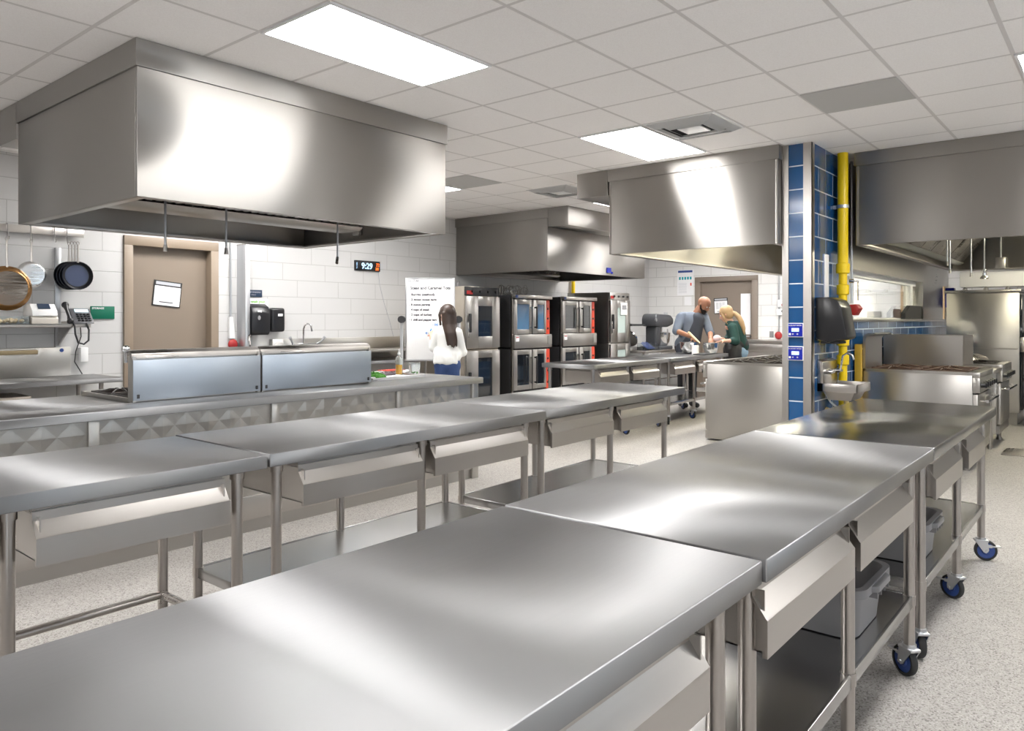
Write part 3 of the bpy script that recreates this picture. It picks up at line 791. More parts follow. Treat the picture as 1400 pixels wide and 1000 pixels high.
def gas_range(x0, x1, yb, yf, label, top=0.925, riser=True, front=True, group='gas ranges', nx=3, low=0.15, nknob=6, grate='dark', side='applianceY'):
    """yb = back plane, yf = front plane (either sign)"""
    s = 1 if yf > yb else -1
    t = thing('gas_range', label, 'gas range', ((x0 + x1) / 2, (yb + yf) / 2, 0), 0, group)
    def Y(d): return yf - s * d         # d = distance in from the front
    def bx(m, a, b_, d0, d1, z0, z1, bev=0): return m.box(a, b_, min(Y(d0), Y(d1)), max(Y(d0), Y(d1)), z0, z1, bev)
    dep = abs(yf - yb)
    m = MB(); bx(m, x0, x1, .06, dep, low, top - .03, .003); m.build('body', side, t)
    m = MB(); bx(m, x0 + .02, x1 - .02, .10, dep - .02, top - .03, top - .022); m.build('drip_tray', 'rust', t)
    m = MB(); bx(m, x0, x0 + .012, .05, dep, top - .03, top); bx(m, x1 - .012, x1, .05, dep, top - .03, top); bx(m, x0 + .012, x1 - .012, .0, .10, top - .05, top, .004); m.build('top_rim', side, t)
    grates(t, x0 + .02, x1 - .02, min(Y(.11), Y(dep - .03)), max(Y(.11), Y(dep - .03)), top - .016, nx, 2, grate)
    if front:
        m = MB(); bx(m, x0 + .01, x1 - .01, .0, .06, top - .19, top - .05, .004); m.build('control_panel', side, t)
        for k in range(nknob):
            kx = x0 + .08 + (x1 - x0 - .16) * k / (nknob - 1)
            m = MB(); m.cyl((kx, Y(0), top - .12), (kx, Y(-.035), top - .12), .026, 18, .021); m.box(kx - .005, kx + .005, min(Y(-.03), Y(-.045)), max(Y(-.03), Y(-.045)), top - .142, top - .098)
            m.build('knob', 'black', t)
        m = MB(); bx(m, x0 + .03, x1 - .03, .02, .06, low + .1, top - .21, .004); dr = m.build('oven_door', side, t)
        m = MB()
        for hx in (x0 + .1, x1 - .1): m.cyl((hx, Y(.02), top - .27), (hx, Y(-.05), top - .27), .009, 10)
        m.cyl((x0 + .07, Y(-.05), top - .27), (x1 - .07, Y(-.05), top - .27), .014, 14); m.build('door_handle', 'chrome', dr)
        m = MB(); bx(m, x0 + .01, x1 - .01, .03, .06, low, low + .09); m.build('kick_plate', side, t)
    for lx in (x0 + .06, x1 - .06):
        for d in (.12, dep - .08):
            if low < .06: continue
            m = MB(); m.cyl((lx, Y(d), 0.03), (lx, Y(d), low + .005), .022, 14, .026); m.cyl((lx, Y(d), 0), (lx, Y(d), .03), .03, 14); m.build('leg', 'rough', t)
    return t
# two island ranges, backs to the camera
R1 = gas_range(2.045, 2.93, 4.835, 5.60, 'island range behind the left blue-grey splash panel', riser=False, group='island ranges')
R2 = gas_range(2.945, 3.95, 4.835, 5.60, 'island range behind the right blue-grey splash panel', riser=False, group='island ranges')
for (xa, xb, t) in ((2.045, 2.925, R1), (2.94, 3.93, R2)):
    m = MB(); m.box(xa, xb, 4.755, 4.762, .912, 1.165, .002); m.build('back_panel', 'film', t)
    m = MB(); m.box(xa, xa + .02, 4.762, 4.83, .902, 1.19); m.box(xb - .02, xb, 4.762, 4.83, .902, 1.19); m.box(xa + .02, xb - .02, 4.79, 4.825, .902, 1.19); m.build('riser', 'applianceY', t)
    m = MB(); m.prism([(4.765, 1.172), (4.775, 1.205), (4.80, 1.225), (4.90, 1.225), (4.90, 1.215), (4.80, 1.19), (4.78, 1.172)], 'X', xa - .004, xb + .004, .002); m.build('flue_cap', 'rough', t)
    for q in (xa + .03, xb - .03):
        MB().box(q - .008, q + .008, 4.749, 4.757, .925, .95, .002).build('clip', 'blackm', t)
m = MB(); m.tube([(2.02, 4.80, 1.15), (2.015, 4.80, 1.23), (2.04, 4.81, 1.245)], .012); m.sph((2.02, 4.80, 1.235), .025)
tag(m.build('gas_valve', 'chrome'), 'small chrome valve at the left top corner of the island splash panel', 'valve')
t = thing('pot_filler', 'small gooseneck tap between the two island splash panels', 'tap', (2.93, 4.87, 1.22))
m = MB(); m.tube([(2.945, 4.93, .93), (2.945, 4.93, 1.27), (2.94, 4.92, 1.295), (2.925, 4.90, 1.305), (2.91, 4.885, 1.295), (2.905, 4.88, 1.26)], .008)
m.build('spout', 'chrome', t)

# ------------------------------------------------------------------ right-hand cooking line (backs on the partition)
RA = gas_range(8.05, 8.93, 2.10, 1.05, 'open burner range nearest the hand sink, side panel to the camera', group='ranges along the blue tiled wall', nx=2, low=.16, grate='rust')
m = MB(); m.prism([(2.06, .90), (2.06, 1.24), (2.03, 1.275), (1.96, 1.285), (1.93, 1.27), (1.96, 1.262), (2.02, 1.25), (2.035, 1.22), (2.035, .90)], 'X', 8.05, 8.70)
m.build('backguard', 'wallsteel', RA)
t = thing('griddle_station', 'griddle stand with tall steel splash guards around it', 'griddle', (9.45, 1.55, 0))
m = MB(); m.box(8.97, 9.62, 1.12, 2.08, .58, .895, .003); m.build('body', 'applianceY', t)
m = MB(); m.box(8.96, 8.972, 1.32, 2.08, .90, 1.25); m.build('splash_guard', 'applianceY', t)
m = MB(); m.box(9.62, 9.632, 1.32, 2.08, .90, 1.25); m.build('splash_guard', 'rough', t)
m = MB(); m.box(8.972, 9.62, 2.068, 2.08, .90, 1.25); m.build('splash_back', 'rough', t)
m = MB(); m.box(8.99, 9.60, 1.22, 2.05, .895, .91, .003); m.build('griddle_plate', 'rough', t)
m = MB(); m.box(8.97, 9.62, 1.05, 1.22, .86, .90, .004); m.build('front_ledge', 'pan', t)
for lx in (9.0, 9.59):
    for ly in (1.16, 2.03):
        MB().cyl((lx, ly, 0), (lx, ly, .58), .02, 14).build('leg', 'leg', t)
MB().box(9.0, 9.59, 1.16, 2.03, .20, .215).build('undershelf', 'rough', t)
RB = gas_range(9.66, 10.50, 2.08, 1.05, 'closed oven range at the far right with a chrome handle, on casters', group='ranges along the blue tiled wall', nx=2, low=.16)
t = thing('steam_kettle', 'pale rounded steel lid on the far oven range', 'pan lid', (10.2, 1.45, .945))
MB().lathe([(0, .07), (.12, .06), (.2, .03), (.22, 0), (.21, 0), (.0, .05)], (10.1, 1.45, .956), 28).build('lid', 'rough', t)
# tall cabinet at the far right
t = thing('holding_cabinet', 'tall wide brushed steel holding cabinet at the right edge', 'cabinet', (12.4, 1.5, 0))
MB().box(12.0, 12.85, 1.11, 1.97, .16, 1.79, .006).build('body', 'applianceY', t)
MB().box(11.99, 12.0, 1.12, 1.96, 1.018, 1.03).build('seam_strip', 'pan', t)
MB().box(11.97, 12.87, 1.09, 1.99, 1.79, 1.825, .004).build('top_cap', 'rough', t)
MB().box(12.0, 12.83, 1.08, 1.11, .20, 1.76, .004).build('door', 'glassb', t)
m = MB(); m.box(11.985, 12.04, 1.05, 1.11, .98, 1.18, .005); m.build('door_handle', 'pan', t)
MB().box(12.03, 12.82, 1.14, 1.94, .0, .16).build('plinth', 'wallsteel', t)
for k, (x, y) in enumerate(((12.05, 1.25), (12.05, 1.75), (12.05, 1.5))):
    m = MB(); m.cyl((x, y, 1.825), (x, y, 1.85), .03, 12); m.cyl((x - .02, y, 1.85), (x + .07, y, 1.85), .02, 12); m.build('vent_cap', 'rough', t)
tag(MB().box(12.3, 12.6, .55, 1.85, 1.88, 2.10, .01).build('white_box', 'ductw'), 'long glossy white box above the tall steel cabinet', 'cabinet')  # plain white box above the cabinet, not a lamp
t = thing('cart', 'black wheeled cart partly cut off by the right photo edge', 'cart', (11.95, .9, 0))
MB().box(11.75, 12.55, .35, 1.0, .14, 1.25, .01).build('body', 'rough', t)
MB().box(11.74, 11.75, .40, .95, .25, 1.15).build('door', 'glassb', t)
for x, y in ((11.82, .94), (12.45, .94), (11.82, .42), (12.45, .42)): caster(t, x - 11.95, y - .9, .14, .8, False)
tag(MB().box(12.92, 13.08, 2.02, 2.138, 1.60, 1.90, .01).build('blue_dispenser', 'bluep'), 'small blue dispenser at the far end of the tiled wall', 'dispenser')
tag(MB().prism([(10.35, 1.426), (10.35, 1.50), (10.65, 1.60), (11.30, 1.60), (11.30, 1.426)], 'Y', PY0 + .01, PY0 + .06).build('black_ledge_panel', 'blackm'), 'black angled panel standing on the window ledge', 'panel')
tag(MB().box(7.975, 8.035, 2.06, 2.12, .12, 1.17, .003).build('gas_riser', pm('ochre gas riser', (0.45, 0.28, 0.02), 0.45)), 'square ochre riser left of the open burner range', 'pipe')
tag(MB().box(9.25, 9.75, .80, 1.02, 0.0, .012, .002).build('floor_drain', 'rough'), 'grey floor drain cover in front of the right hand ranges', 'drain')

# range on the other side of the stub wall
RC = gas_range(8.20, 10.2, 2.78, 3.87, 'burner range seen side-on left of the blue tiled stub, under the centre hood', group='ranges under the centre hood', nx=5, low=.02, nknob=10)
tag(MB().prism([(2.60, .50), (2.60, 1.02), (2.64, 1.07), (2.72, 1.07), (2.75, 1.02), (2.75, .50)], 'X', 8.4, 10.1).build('range_riser', 'wallsteel'), 'curved steel flue riser behind the side-on burner range', 'flue')

# ------------------------------------------------------------------ things on the stub wall
t = thing('hand_sink', 'small wall-hung steel hand sink below the black towel dispenser', 'sink', (7.23, 1.95, .70))
m = MB()
x0, x1, y0, y1, z0, z1 = 6.86, 7.29, 1.80, 2.138, .775, .85
m.box(x0, x1, y0, y0 + .012, z0, z1, .003); m.box(x0, x0 + .012, y0, y1, z0, z1, .003); m.box(x1 - .012, x1, y0, y1, z0, z1, .003)
m.box(x0, x1, y1 - .05, y1, z0, z1, .003)
m.build('rim', 'pan', t)
m = MB(); b = m.bm
def rect(xa, xb, ya, yb, z): return [b.verts.new(c) for c in ((xa, ya, z), (xb, ya, z), (xb, yb, z), (xa, yb, z))]
A = rect(x0 + .012, x1 - .012, y0 + .012, y1 - .05, z1 - .012); B = rect(x0 + .03, x1 - .03, y0 + .03, y1 - .06, z0 + .01)
C_ = rect(x0 + .06, x1 - .06, y0 + .07, y1 - .08, .70)
for P_, Q_ in ((A, B), (B, C_)):
    for k in range(4): b.faces.new((P_[k], P_[(k + 1) % 4], Q_[(k + 1) % 4], Q_[k]))
b.faces.new(C_)
bmesh.ops.solidify(b, geom=list(b.faces), thickness=.004)
m.build('basin', 'pan', t)
m = MB(); m.prism([(2.138, .85), (2.138, 1.06), (2.09, 1.04), (2.085, .85)], 'X', x0, x1, .003); m.build('splash_plate', 'pan', t)
m = MB(); m.tube([(7.075, 2.10, .95), (7.075, 2.0, .96), (7.075, 1.99, 1.03), (7.075, 1.98, 1.09), (7.075, 1.94, 1.12), (7.075, 1.90, 1.10), (7.075, 1.885, 1.06)], .009)
m.build('tap_spout', 'chrome', t)
for sx in (6.96, 7.19):
    m = MB(); m.cyl((sx, 2.10, .95), (sx, 2.04, .95), .02, 14); m.box(sx - .035, sx + .035, 2.02, 2.035, .94, .96, .004); m.build('tap_handle', 'chrome', t)
m = MB(); m.tube([(7.075, 1.95, .70), (7.075, 1.95, .62), (7.075, 1.98, .56), (7.075, 2.05, .54), (7.075, 2.09, .58), (7.075, 2.13, .60)], .022, 12); m.build('drain_trap', pm('pale brass trap', (0.72, .58, .28), .35, .5), t)
m = MB(); m.tube([(6.95, 2.12, .80), (6.95, 2.05, .68), (7.0, 2.0, .62), (7.075, 2.05, .50), (7.15, 2.12, .45)], .010); m.build('supply_hose', 'gal', t)
t = thing('towel_dispenser', 'large black paper towel dispenser on the blue tiled stub wall', 'towel dispenser', (7.05, 2.0, 1.22), 0, 'paper towel dispensers')
m = MB(); m.prism([(2.139, 1.25), (2.139, 1.615), (2.02, 1.618), (1.95, 1.59), (1.915, 1.53), (1.90, 1.44), (1.87, 1.27), (1.885, 1.245), (2.03, 1.215)], 'X', 6.80, 7.10, .012); m.build('cover', 'black', t)
m = MB(); m.box(6.83, 7.07, 1.95, 2.10, 1.205, 1.228, .004); m.build('towel_slot', 'blackm', t)
# big gas pipe
t = thing('gas_pipe', 'thick yellow gas pipe running down the blue tiled stub wall', 'pipe', (7.36, 2.06, .3))
m = MB(); m.cyl((7.36, 2.06, 1.93), (7.36, 2.06, CEIL), .047, 24); m.cyl((7.36, 2.06, .45), (7.36, 2.06, 1.95), .038, 24); m.build('pipe_run', 'yellow', t)
for z, r in ((1.90, .06), (1.70, .054), (1.22, .056), (1.04, .054), (.52, .056)):
    m = MB(); m.lathe([(r - .012, -.05), (r, -.042), (r, .042), (r - .012, .05)], (7.36, 2.06, z), 24); m.build('pipe_coupling', 'yellow', t)
m = MB(); m.lathe([(.052, -.015), (.058, -.015), (.058, .015), (.052, .015)], (7.36, 2.06, 2.48), 24); m.box(7.34, 7.38, 2.10, 2.14, 2.465, 2.495); m.box(7.41, 7.45, 2.04, 2.08, 2.47, 2.49); m.build('pipe_clamp', 'gal', t)
m = MB(); m.cyl((7.36, 2.0, 1.78), (7.36, 1.96, 1.78), .02, 14); m.box(7.35, 7.50, 1.955, 1.965, 1.77, 1.79, .003); m.box(7.485, 7.50, 1.955, 1.965, 1.60, 1.79, .003); m.build('valve_lever', 'chrome', t)
t = thing('emergency_pull', 'thin vertical conduit ending in a red pull station beside the yellow pipe', 'pull station', (7.78, 2.08, 1.45))
MB().cyl((7.80, 2.10, 1.58), (7.80, 2.10, CEIL), .012, 12).build('conduit', 'gal', t)
m = MB(); m.prism([(2.139, 1.47), (2.139, 1.56), (2.04, 1.57), (2.01, 1.53), (2.05, 1.46)], 'X', 7.72, 7.86, .006); m.build('pull_box', 'red', t)
tag(MB().box(7.05, 7.17, 2.128, 2.14, 1.62, 2.02, .002).build('wall_patch', 'ductw'), 'narrow white worn patch plate on the tiled stub above the towel dispenser', 'plate')
def gas_control(z0, z1, label):
    t = thing('control_panel', label, 'control panel', (6.71, 2.27, z0), 0, 'blue face gas control panels')
    MB().box(6.694, 6.714, 2.206, 2.342, z0, z1, .003).build('bezel', 'white', t)
    MB().box(6.690, 6.695, 2.212, 2.336, z0 + .006, z1 - .006).build('face', 'bluep', t)
    MB().box(6.687, 6.691, 2.242, 2.306, z0 + .05, z1 - .045).build('display', 'screen', t)
    text('lettering', 'ECOLOGY HOOD', .014, (6.689, 2.332, z1 - .026), ROT_END, 'white', t)
    for y in (2.255, 2.295): MB().cyl((6.691, y, z0 + .028), (6.687, y, z0 + .028), .007, 12).build('button', 'inkg', t)
    MB().box(6.687, 6.691, 2.313, 2.33, z0 + .018, z0 + .036).build('badge', 'white', t)
gas_control(1.262, 1.388, 'upper of the two small blue control panels on the tiled stub end')
gas_control(1.055, 1.181, 'lower of the two small blue control panels on the tiled stub end')

# ------------------------------------------------------------------ ovens
def screws(): pass
def steam_oven(x0, x1, label, side, zt=1.88, zs=1.0, label_plate=False):
    t = thing('combination_oven', label, 'oven', ((x0 + x1) / 2, 7.45, 0), 0, 'tall single-door stacked ovens')
    yf = 7.0
    MB().box(x0, x1, yf + .03, 7.92, zs + .005, zt, .004).build('oven_body', side, t)
    MB().box(x0, x1, yf + .03, 7.92, .12, zs - .005, .004).build('oven_body', side, t)
    MB().box(x0 + .005, x1 - .005, yf + .008, yf + .03, zt - .13, zt - .005, .003).build('control_panel', 'blackm' if not label_plate else 'applianceY', t)
    for k in range(4):
        m = MB(); kx = x0 + .14 + k * (x1 - x0 - .22) / 3
        m.cyl((kx, yf + .01, zt - .068), (kx, yf - .014, zt - .068), .022, 16, .018); m.build('knob', 'black', t)
    MB().box(x0 + .03, x0 + .15, yf + .004, yf + .009, zt - .11, zt - .06).build('control_sticker', 'red', t)
    for (za, zb, wz0, wz1) in ((zs + .02, zt - .14, zs + .18, zt - .27), (.16, zs - .02, .30, zs - .12)):
        fm = MB(); wx0, wx1 = x0 + .17 + (x1 - x0 - .4) * .25, x1 - .17
        fm.box(x0 + .01, wx0, yf - .01, yf + .028, za, zb, .003); fm.box(wx1, x1 - .01, yf - .01, yf + .028, za, zb, .003)
        fm.box(wx0, wx1, yf - .01, yf + .028, za, wz0, .003); fm.box(wx0, wx1, yf - .01, yf + .028, wz1, zb, .003)
        d = fm.build('oven_door', 'applianceY', t)
        MB().box(wx0, wx1, yf + .0, yf + .02, wz0, wz1).build('door_glass', 'glassb' if not label_plate else 'clearp_g', d)
        m = MB(); hx = x0 + .05
        m.box(hx, hx + .03, yf - .045, yf - .01, (za + zb) / 2 - .14, (za + zb) / 2 + .12, .008); m.build('door_handle', 'blackm', d)
        m = MB(); m.box(hx - .02, hx + .0, yf - .03, yf - .008, (za + zb) / 2 - .22, (za + zb) / 2 + .0, .004); m.build('latch', 'chrome', d)
    for lx in (x0 + .06, x1 - .06):
        for ly in (yf + .1, 7.84): MB().cyl((lx, ly, 0), (lx, ly, .125), .022, 12).build('leg', 'rough', t)
    return t
M['clearp_g'] = pm('pale green door glass', (0.42, 0.50, 0.47), 0.15)
M['sidebeige'] = steel('weathered oven side', (0.52, 0.47, 0.40), rough=0.5, aniso=0, grain='Z', streak=0.5)
o1 = steam_oven(7.44, 8.16, 'leftmost tall oven with a black control strip, behind the whiteboard', 'sidebeige')
m = MB(); m.cyl((7.6, 7.3, 1.88), (7.6, 7.3, 1.96), .008); m.cyl((7.575, 7.3, 1.95), (7.625, 7.3, 1.95), .008); m.build('vent_pipe', 'chrome', o1)
o4 = steam_oven(11.14, 11.82, 'rightmost tall oven with a plate on its pale green door window', 'applianceY', 1.90, 1.0, True)
MB().box(11.47, 11.68, 6.975, 7.0, 1.50, 1.72, .006).build('door_plate', 'white', o4)
MB().box(11.50, 11.65, 6.970, 6.976, 1.60, 1.68).build('door_screen', 'greyp', o4)

M['glassblue'] = pm('blue lit oven glass', (0.10, 0.22, 0.38), 0.05, 0.0, Coat_Weight=1.0)
def convection_oven(x0, x1, label, glass1):
    t = thing('convection_oven', label, 'oven', ((x0 + x1) / 2, 7.45, 0), 0, 'double-deck convection ovens')
    yf = 7.0; ydoor = yf
    for za, zb in ((.99, 1.79), (.14, .985)):
        MB().box(x0, x1, yf + .04, 7.92, za + .01, zb - .005, .004).build('oven_body', 'blackm', t)
    MB().box(x0 + .005, x1 + .02, yf - .03, yf + .04, 1.735, 1.79, .004).build('top_trim', 'pan', t)
    MB().box(x0 + .015, x0 + .075, yf - .034, yf - .03, 1.742, 1.785).build('blue_sticker', 'cblue', t)
    xr = x1 - .10
    for z0, z1, gl in ((1.20, 1.72, glass1), (.36, .96, 'glassb')):
        xm = x0 + (xr - x0) * .56
        for k, (a, b_) in enumerate(((x0 + .01, xm - .01), (xm + .01, xr))):
            w0, w1 = (a + .085, b_ - .06) if k == 0 else (a + .12, b_ - .05)
            fm = MB()
            fm.box(a, w0, ydoor, ydoor + .035, z0, z1, .003); fm.box(w1, b_, ydoor, ydoor + .035, z0, z1, .003)
            fm.box(w0, w1, ydoor, ydoor + .035, z0, z0 + .07, .003); fm.box(w0, w1, ydoor, ydoor + .035, z1 - .07, z1, .003)
            d = fm.build('oven_door', 'applianceY', t)
            MB().box(w0, w1, ydoor + .01, ydoor + .03, z0 + .07, z1 - .07).build('door_glass', gl, d)
            hx = b_ - .03 if k == 0 else a + .04
            m = MB(); m.box(hx - .016, hx + .016, ydoor - .06, ydoor - .045, z0 + .08, z1 - .10, .005)
            for q in (z0 + .1, z1 - .12): m.box(hx - .012, hx + .012, ydoor - .05, ydoor, q - .012, q + .012)
            m.build('door_handle', 'wallsteel' if k == 0 else 'black', d)
        m = MB(); m.box(xr + .005, x1, yf + .01, yf + .04, z0 - .02, z1, .003); rs = m.build('red_side_strip', 'ovenred', t)
        for q in range(3):
            z = z0 + .08 + q * (z1 - z0 - .12) / 2.6
            MB().cyl(((xr + x1) / 2 + .002, yf + .012, z), ((xr + x1) / 2 + .002, yf + .002, z), .018, 14).build('vent_knob', 'black', rs)
    MB().box(x0 + .005, x1 + .02, yf - .02, yf + .04, .985, 1.19, .004).build('control_band', 'applianceY', t)
    MB().box(x1 - .09, x1 + .015, yf - .026, yf - .02, 1.03, 1.17).build('control_plate', 'wallsteel', t)
    MB().box(x0 + .03, x0 + .11, yf - .024, yf - .02, 1.09, 1.17).build('warning_sticker', 'paper', t)
    MB().box(x0 + .035, x0 + .105, yf - .026, yf - .023, 1.145, 1.16).build('red_print', 'red', t)
    for lx in (x0 + .06, x1 - .06):
        for ly in (yf + .12, 7.84): MB().cyl((lx, ly, 0), (lx, ly, .15), .024, 12).build('leg', 'black', t)
    MB().box(x0, x0 + .02, yf + .02, yf + .05, .15, 1.78).build('corner_post', 'pan', t)
    return t
o2 = convection_oven(8.47, 9.38, 'double convection oven whose upper left window glows blue', 'glassblue')
o3 = convection_oven(9.70, 10.66, 'double convection oven between the blue-lit oven and the rightmost tall oven', 'glassb')
m = MB()
for k in range(26):
    x = random.uniform(8.55, 9.25); y = random.uniform(7.1, 7.6); r = random.uniform(.04, .09); a = random.uniform(0, 3)
    m.tube([(x + r * math.cos(a) * math.cos(q * PI / 6), y + r * math.sin(a) * math.cos(q * PI / 6), 1.80 + random.uniform(0, .01) + r * .9 + r * .85 * math.sin(q * PI / 6)) for q in range(12)], .004, 5, True)
o = m.build('coiled_hoses', 'rough'); tag(o, 'tangle of grey wire racks piled on the blue-lit oven', 'wire pile', kind='stuff')
t = thing('gas_pipe', 'short yellow gas pipe on the wall above the ovens', 'pipe', (11.43, 7.98, 1.2))
MB().cyl((11.43, 7.99, 1.2), (11.43, 7.99, 2.2), .035, 16).build('pipe_run', 'yellow', t)

# ------------------------------------------------------------------ back wall, left: steel bench, shelf, pans
t = thing('work_bench', 'steel bench with tall backsplash against the white wall, far left', 'work bench', (1.9, 7.7, 0))
m = MB(); m.box(.6, 3.07, 7.36, 8.04, .825, .87, .005); m.build('bench_top', 'top', t)
m = MB(); m.box(.6, 2.84, 7.99, 8.045, .87, 1.15, .004); m.build('backsplash', 'wallsteel', t)
MB().box(.6, 2.55, 7.97, 7.99, 1.09, 1.13, .003).build('tag_rail', pm('brass strip', (.45, .36, .22), .4, .6), t)
MB().cyl((2.76, 7.985, 1.12), (2.76, 7.99, 1.12), .018, 16).build('blue_sticker', 'cblue', t)
for lx in (.8, 1.95, 2.9):
    for ly in (7.42, 7.96): MB().cyl((lx, ly, 0), (lx, ly, .825), .02, 14).build('leg', 'leg', t)
MB().box(.8, 2.9, 7.42, 7.96, .26, .275).build('undershelf', 'shelf', t)
MB().box(1.2, 2.35, 7.5, 7.98, .276, .74, .01).build('lower_cabinet', 'sidebeige', t)
MB().cyl((2.35, 7.7, .62), (2.42, 7.7, .62), .05, 16).build('socket_box', 'blackm', t)
MB().cyl((2.9, 7.7, .66), (3.6, 7.7, .66), .015, 12).build('side_rail', 'leg', t)
t = thing('wall_shelf', 'long steel wall shelf carrying the label printer and phone', 'shelf', (1.8, 7.85, 1.36))
m = MB(); m.box(.6, 2.90, 7.66, 8.04, 1.37, 1.378); m.box(.6, 2.90, 7.66, 7.672, 1.345, 1.378, .002); m.box(.6, 2.90, 8.03, 8.04, 1.37, 1.40); m.build('shelf_board', 'pan', t)
for x in (1.5, 2.74):
    m = MB(); m.prism([(8.04, 1.15), (8.04, 1.37), (7.72, 1.37), (7.72, 1.355)], 'X', x, x + .012); m.build('bracket', 'pan', t)
tag(MB().box(2.715, 2.765, 8.02, 8.048, 1.15, 2.12, .002).build('wall_standard', 'gal'), 'vertical steel wall post behind the phone and black pans', 'wall post', 'steel posts of the shelf wall')
t = thing('pot_rail', 'flat steel pot rail fixed high on the white wall with hooks', 'pot rail', (1.9, 8.0, 2.2))
m = MB(); m.box(.6, 2.96, 7.985, 7.997, 2.235, 2.305, .002); m.build('rail_bar', 'pan', t)
for x in (.9, 2.9): MB().box(x, x + .03, 7.997, 8.05, 2.25, 2.29).build('standoff', 'pan', t)
def hook(x):
    m = MB(); m.tube([(x, 7.999, 2.29), (x, 7.99, 2.315), (x, 7.975, 2.31), (x, 7.972, 2.27), (x, 7.97, 2.20), (x, 7.955, 2.165), (x, 7.935, 2.165), (x, 7.925, 2.19)], .0045, 8)
    tag(m.build('pot_hook', 'chrome', None), None, 'hook', 'hooks on the pot rail'); return m
hooks = []
for x, lab in ((2.30, 'hook carrying the large browned pan'), (2.49, 'hook carrying the small bare steel pan'), (2.69, 'empty hook on the pot rail'), (2.80, 'hook carrying the nested black pans')):
    m = MB(); m.tube([(x, 8.0, 2.29), (x, 7.995, 2.318), (x, 7.975, 2.312), (x, 7.972, 2.27), (x, 7.97, 2.20), (x, 7.955, 2.165), (x, 7.935, 2.165), (x, 7.925, 2.19)], .0045, 8)
    tag(m.build('pot_hook', 'chrome'), lab, 'hook', 'hooks on the pot rail')
def frying_pan(x, ztop, hl, r, depth, label, body, inner, back=True, y=7.93, tilt=0.0, group=None, handle='pan'):
    """hangs by its handle; back=True shows the underside"""
    t = thing('frying_pan', label, 'frying pan', (x, y, ztop), 0, group)
    c = (0, 0, -hl - r); s = 1 if back else -1
    rot = Matrix.Rotation(PI / 2 * (1 if back else -1), 4, 'X')       # axis toward -Y (underside) or +Y
    prof = [(0, depth), (r * .78, depth), (r * .84, depth * .9), (r, 0), (r - .004, 0), (r * .82, depth * .86), (r * .76, depth - .004), (0, depth - .004)]
    Tm = Matrix.Rotation(tilt, 4, 'Z')
    m = MB(); m.lathe(prof, c, 32, rot); m.xf(Tm); m.build('pan_body', body, t, world=False)
    if not back:
        m = MB(); m.lathe([(0, depth - .006), (r * .76, depth - .006), (r * .76, depth - .005), (0, depth - .005)], c, 32, rot); m.xf(Tm); m.build('pan_inside', inner, t, world=False)
    else:
        m = MB(); m.lathe([(0, depth + .001), (r * .76, depth + .001), (r * .76, depth), (0, depth)], c, 32, rot); m.xf(Tm); m.build('pan_base', inner, t, world=False)
    m = MB(); m.tube([(0, 0, -.03), (0, 0, -hl * .5), (0, -.006 * s, -hl - .012)], [.009, .008, .011], 10)
    m.tube([(.012 * math.cos(a * PI / 5), 0, -.012 + .016 * math.sin(a * PI / 5)) for a in range(10)], .004, 6, True)
    m.xf(Tm); m.build('pan_handle', handle, t, world=False)
    return t
M['pancop'] = steel('browned pan base', (0.25, 0.20, 0.16), rough=0.35, aniso=0, grain='X', streak=0.9)
M['pancop2'] = steel('heat stained pan', (0.34, 0.19, 0.08), rough=0.35, aniso=0, grain='X', streak=0.5)
M['panalu'] = steel('scratched aluminium', (0.70, 0.70, 0.70), rough=0.32, aniso=0, grain='X', streak=0.5)
frying_pan(2.27, 2.17, .26, .205, .045, 'largest hanging pan, browned underside, at the far left', 'pancop2', 'pancop', y=7.885)
frying_pan(2.49, 2.17, .20, .128, .04, 'small bare aluminium pan hanging second from the left', 'panalu', 'panalu', y=7.955)
for k in range(4):
    labs = ['front black frying pan of the nested stack, inside facing out', 'second black frying pan of the nested stack', 'third black frying pan of the nested stack', 'rearmost black frying pan of the nested stack, against the wall']
    frying_pan(2.86 - .017 * k, 2.175, .19, .138, .035, labs[k], 'black', pm('blue black non-stick', (0.05, 0.065, 0.12), 0.3), back=False, y=7.86 + .028 * k, group='nested black frying pans', tilt=0)
# label printer, phone, tub, sign
t = thing('label_printer', 'white and grey label printer on the wall shelf', 'printer', (2.53, 7.85, 1.378))
m = MB(); m.prism([(7.72, 1.379), (7.72, 1.43), (7.74, 1.45), (7.98, 1.45), (7.98, 1.379)], 'X', 2.42, 2.64, .006); m.build('printer_base', pm('beige plastic', (.62, .58, .52), .5), t)
m = MB(); m.prism([(7.715, 1.452), (7.73, 1.50), (7.80, 1.565), (7.95, 1.565), (7.98, 1.452)], 'X', 2.425, 2.635, .006); m.build('printer_lid', 'white', t)
m = MB(); m.prism([(7.745, 1.518), (7.79, 1.562), (7.785, 1.567), (7.74, 1.523)], 'X', 2.48, 2.58); m.build('printer_panel', 'navysign', t)
t = thing('desk_phone', 'black desk phone with a small lit screen on the wall shelf', 'phone', (2.83, 7.8, 1.378))
m = MB(); m.prism([(7.68, 1.379), (7.69, 1.40), (7.80, 1.52), (7.86, 1.53), (7.86, 1.379)], 'X', 2.76, 2.94, .006); m.build('phone_base', pm('dark grey phone', (.09, .09, .10), .4), t)
m = MB(); m.prism([(7.775, 1.488), (7.80, 1.515), (7.796, 1.519), (7.771, 1.492)], 'X', 2.80, 2.92); m.build('phone_screen', 'screen', t)
m = MB()
for i in range(4):
    for j in range(4): m.box(2.80 + i * .032, 2.822 + i * .032, 7.69 + j * .018 - .006, 7.70 + j * .018, 1.405 + j * .02, 1.417 + j * .02, .002)
m.build('keypad', 'black', t)
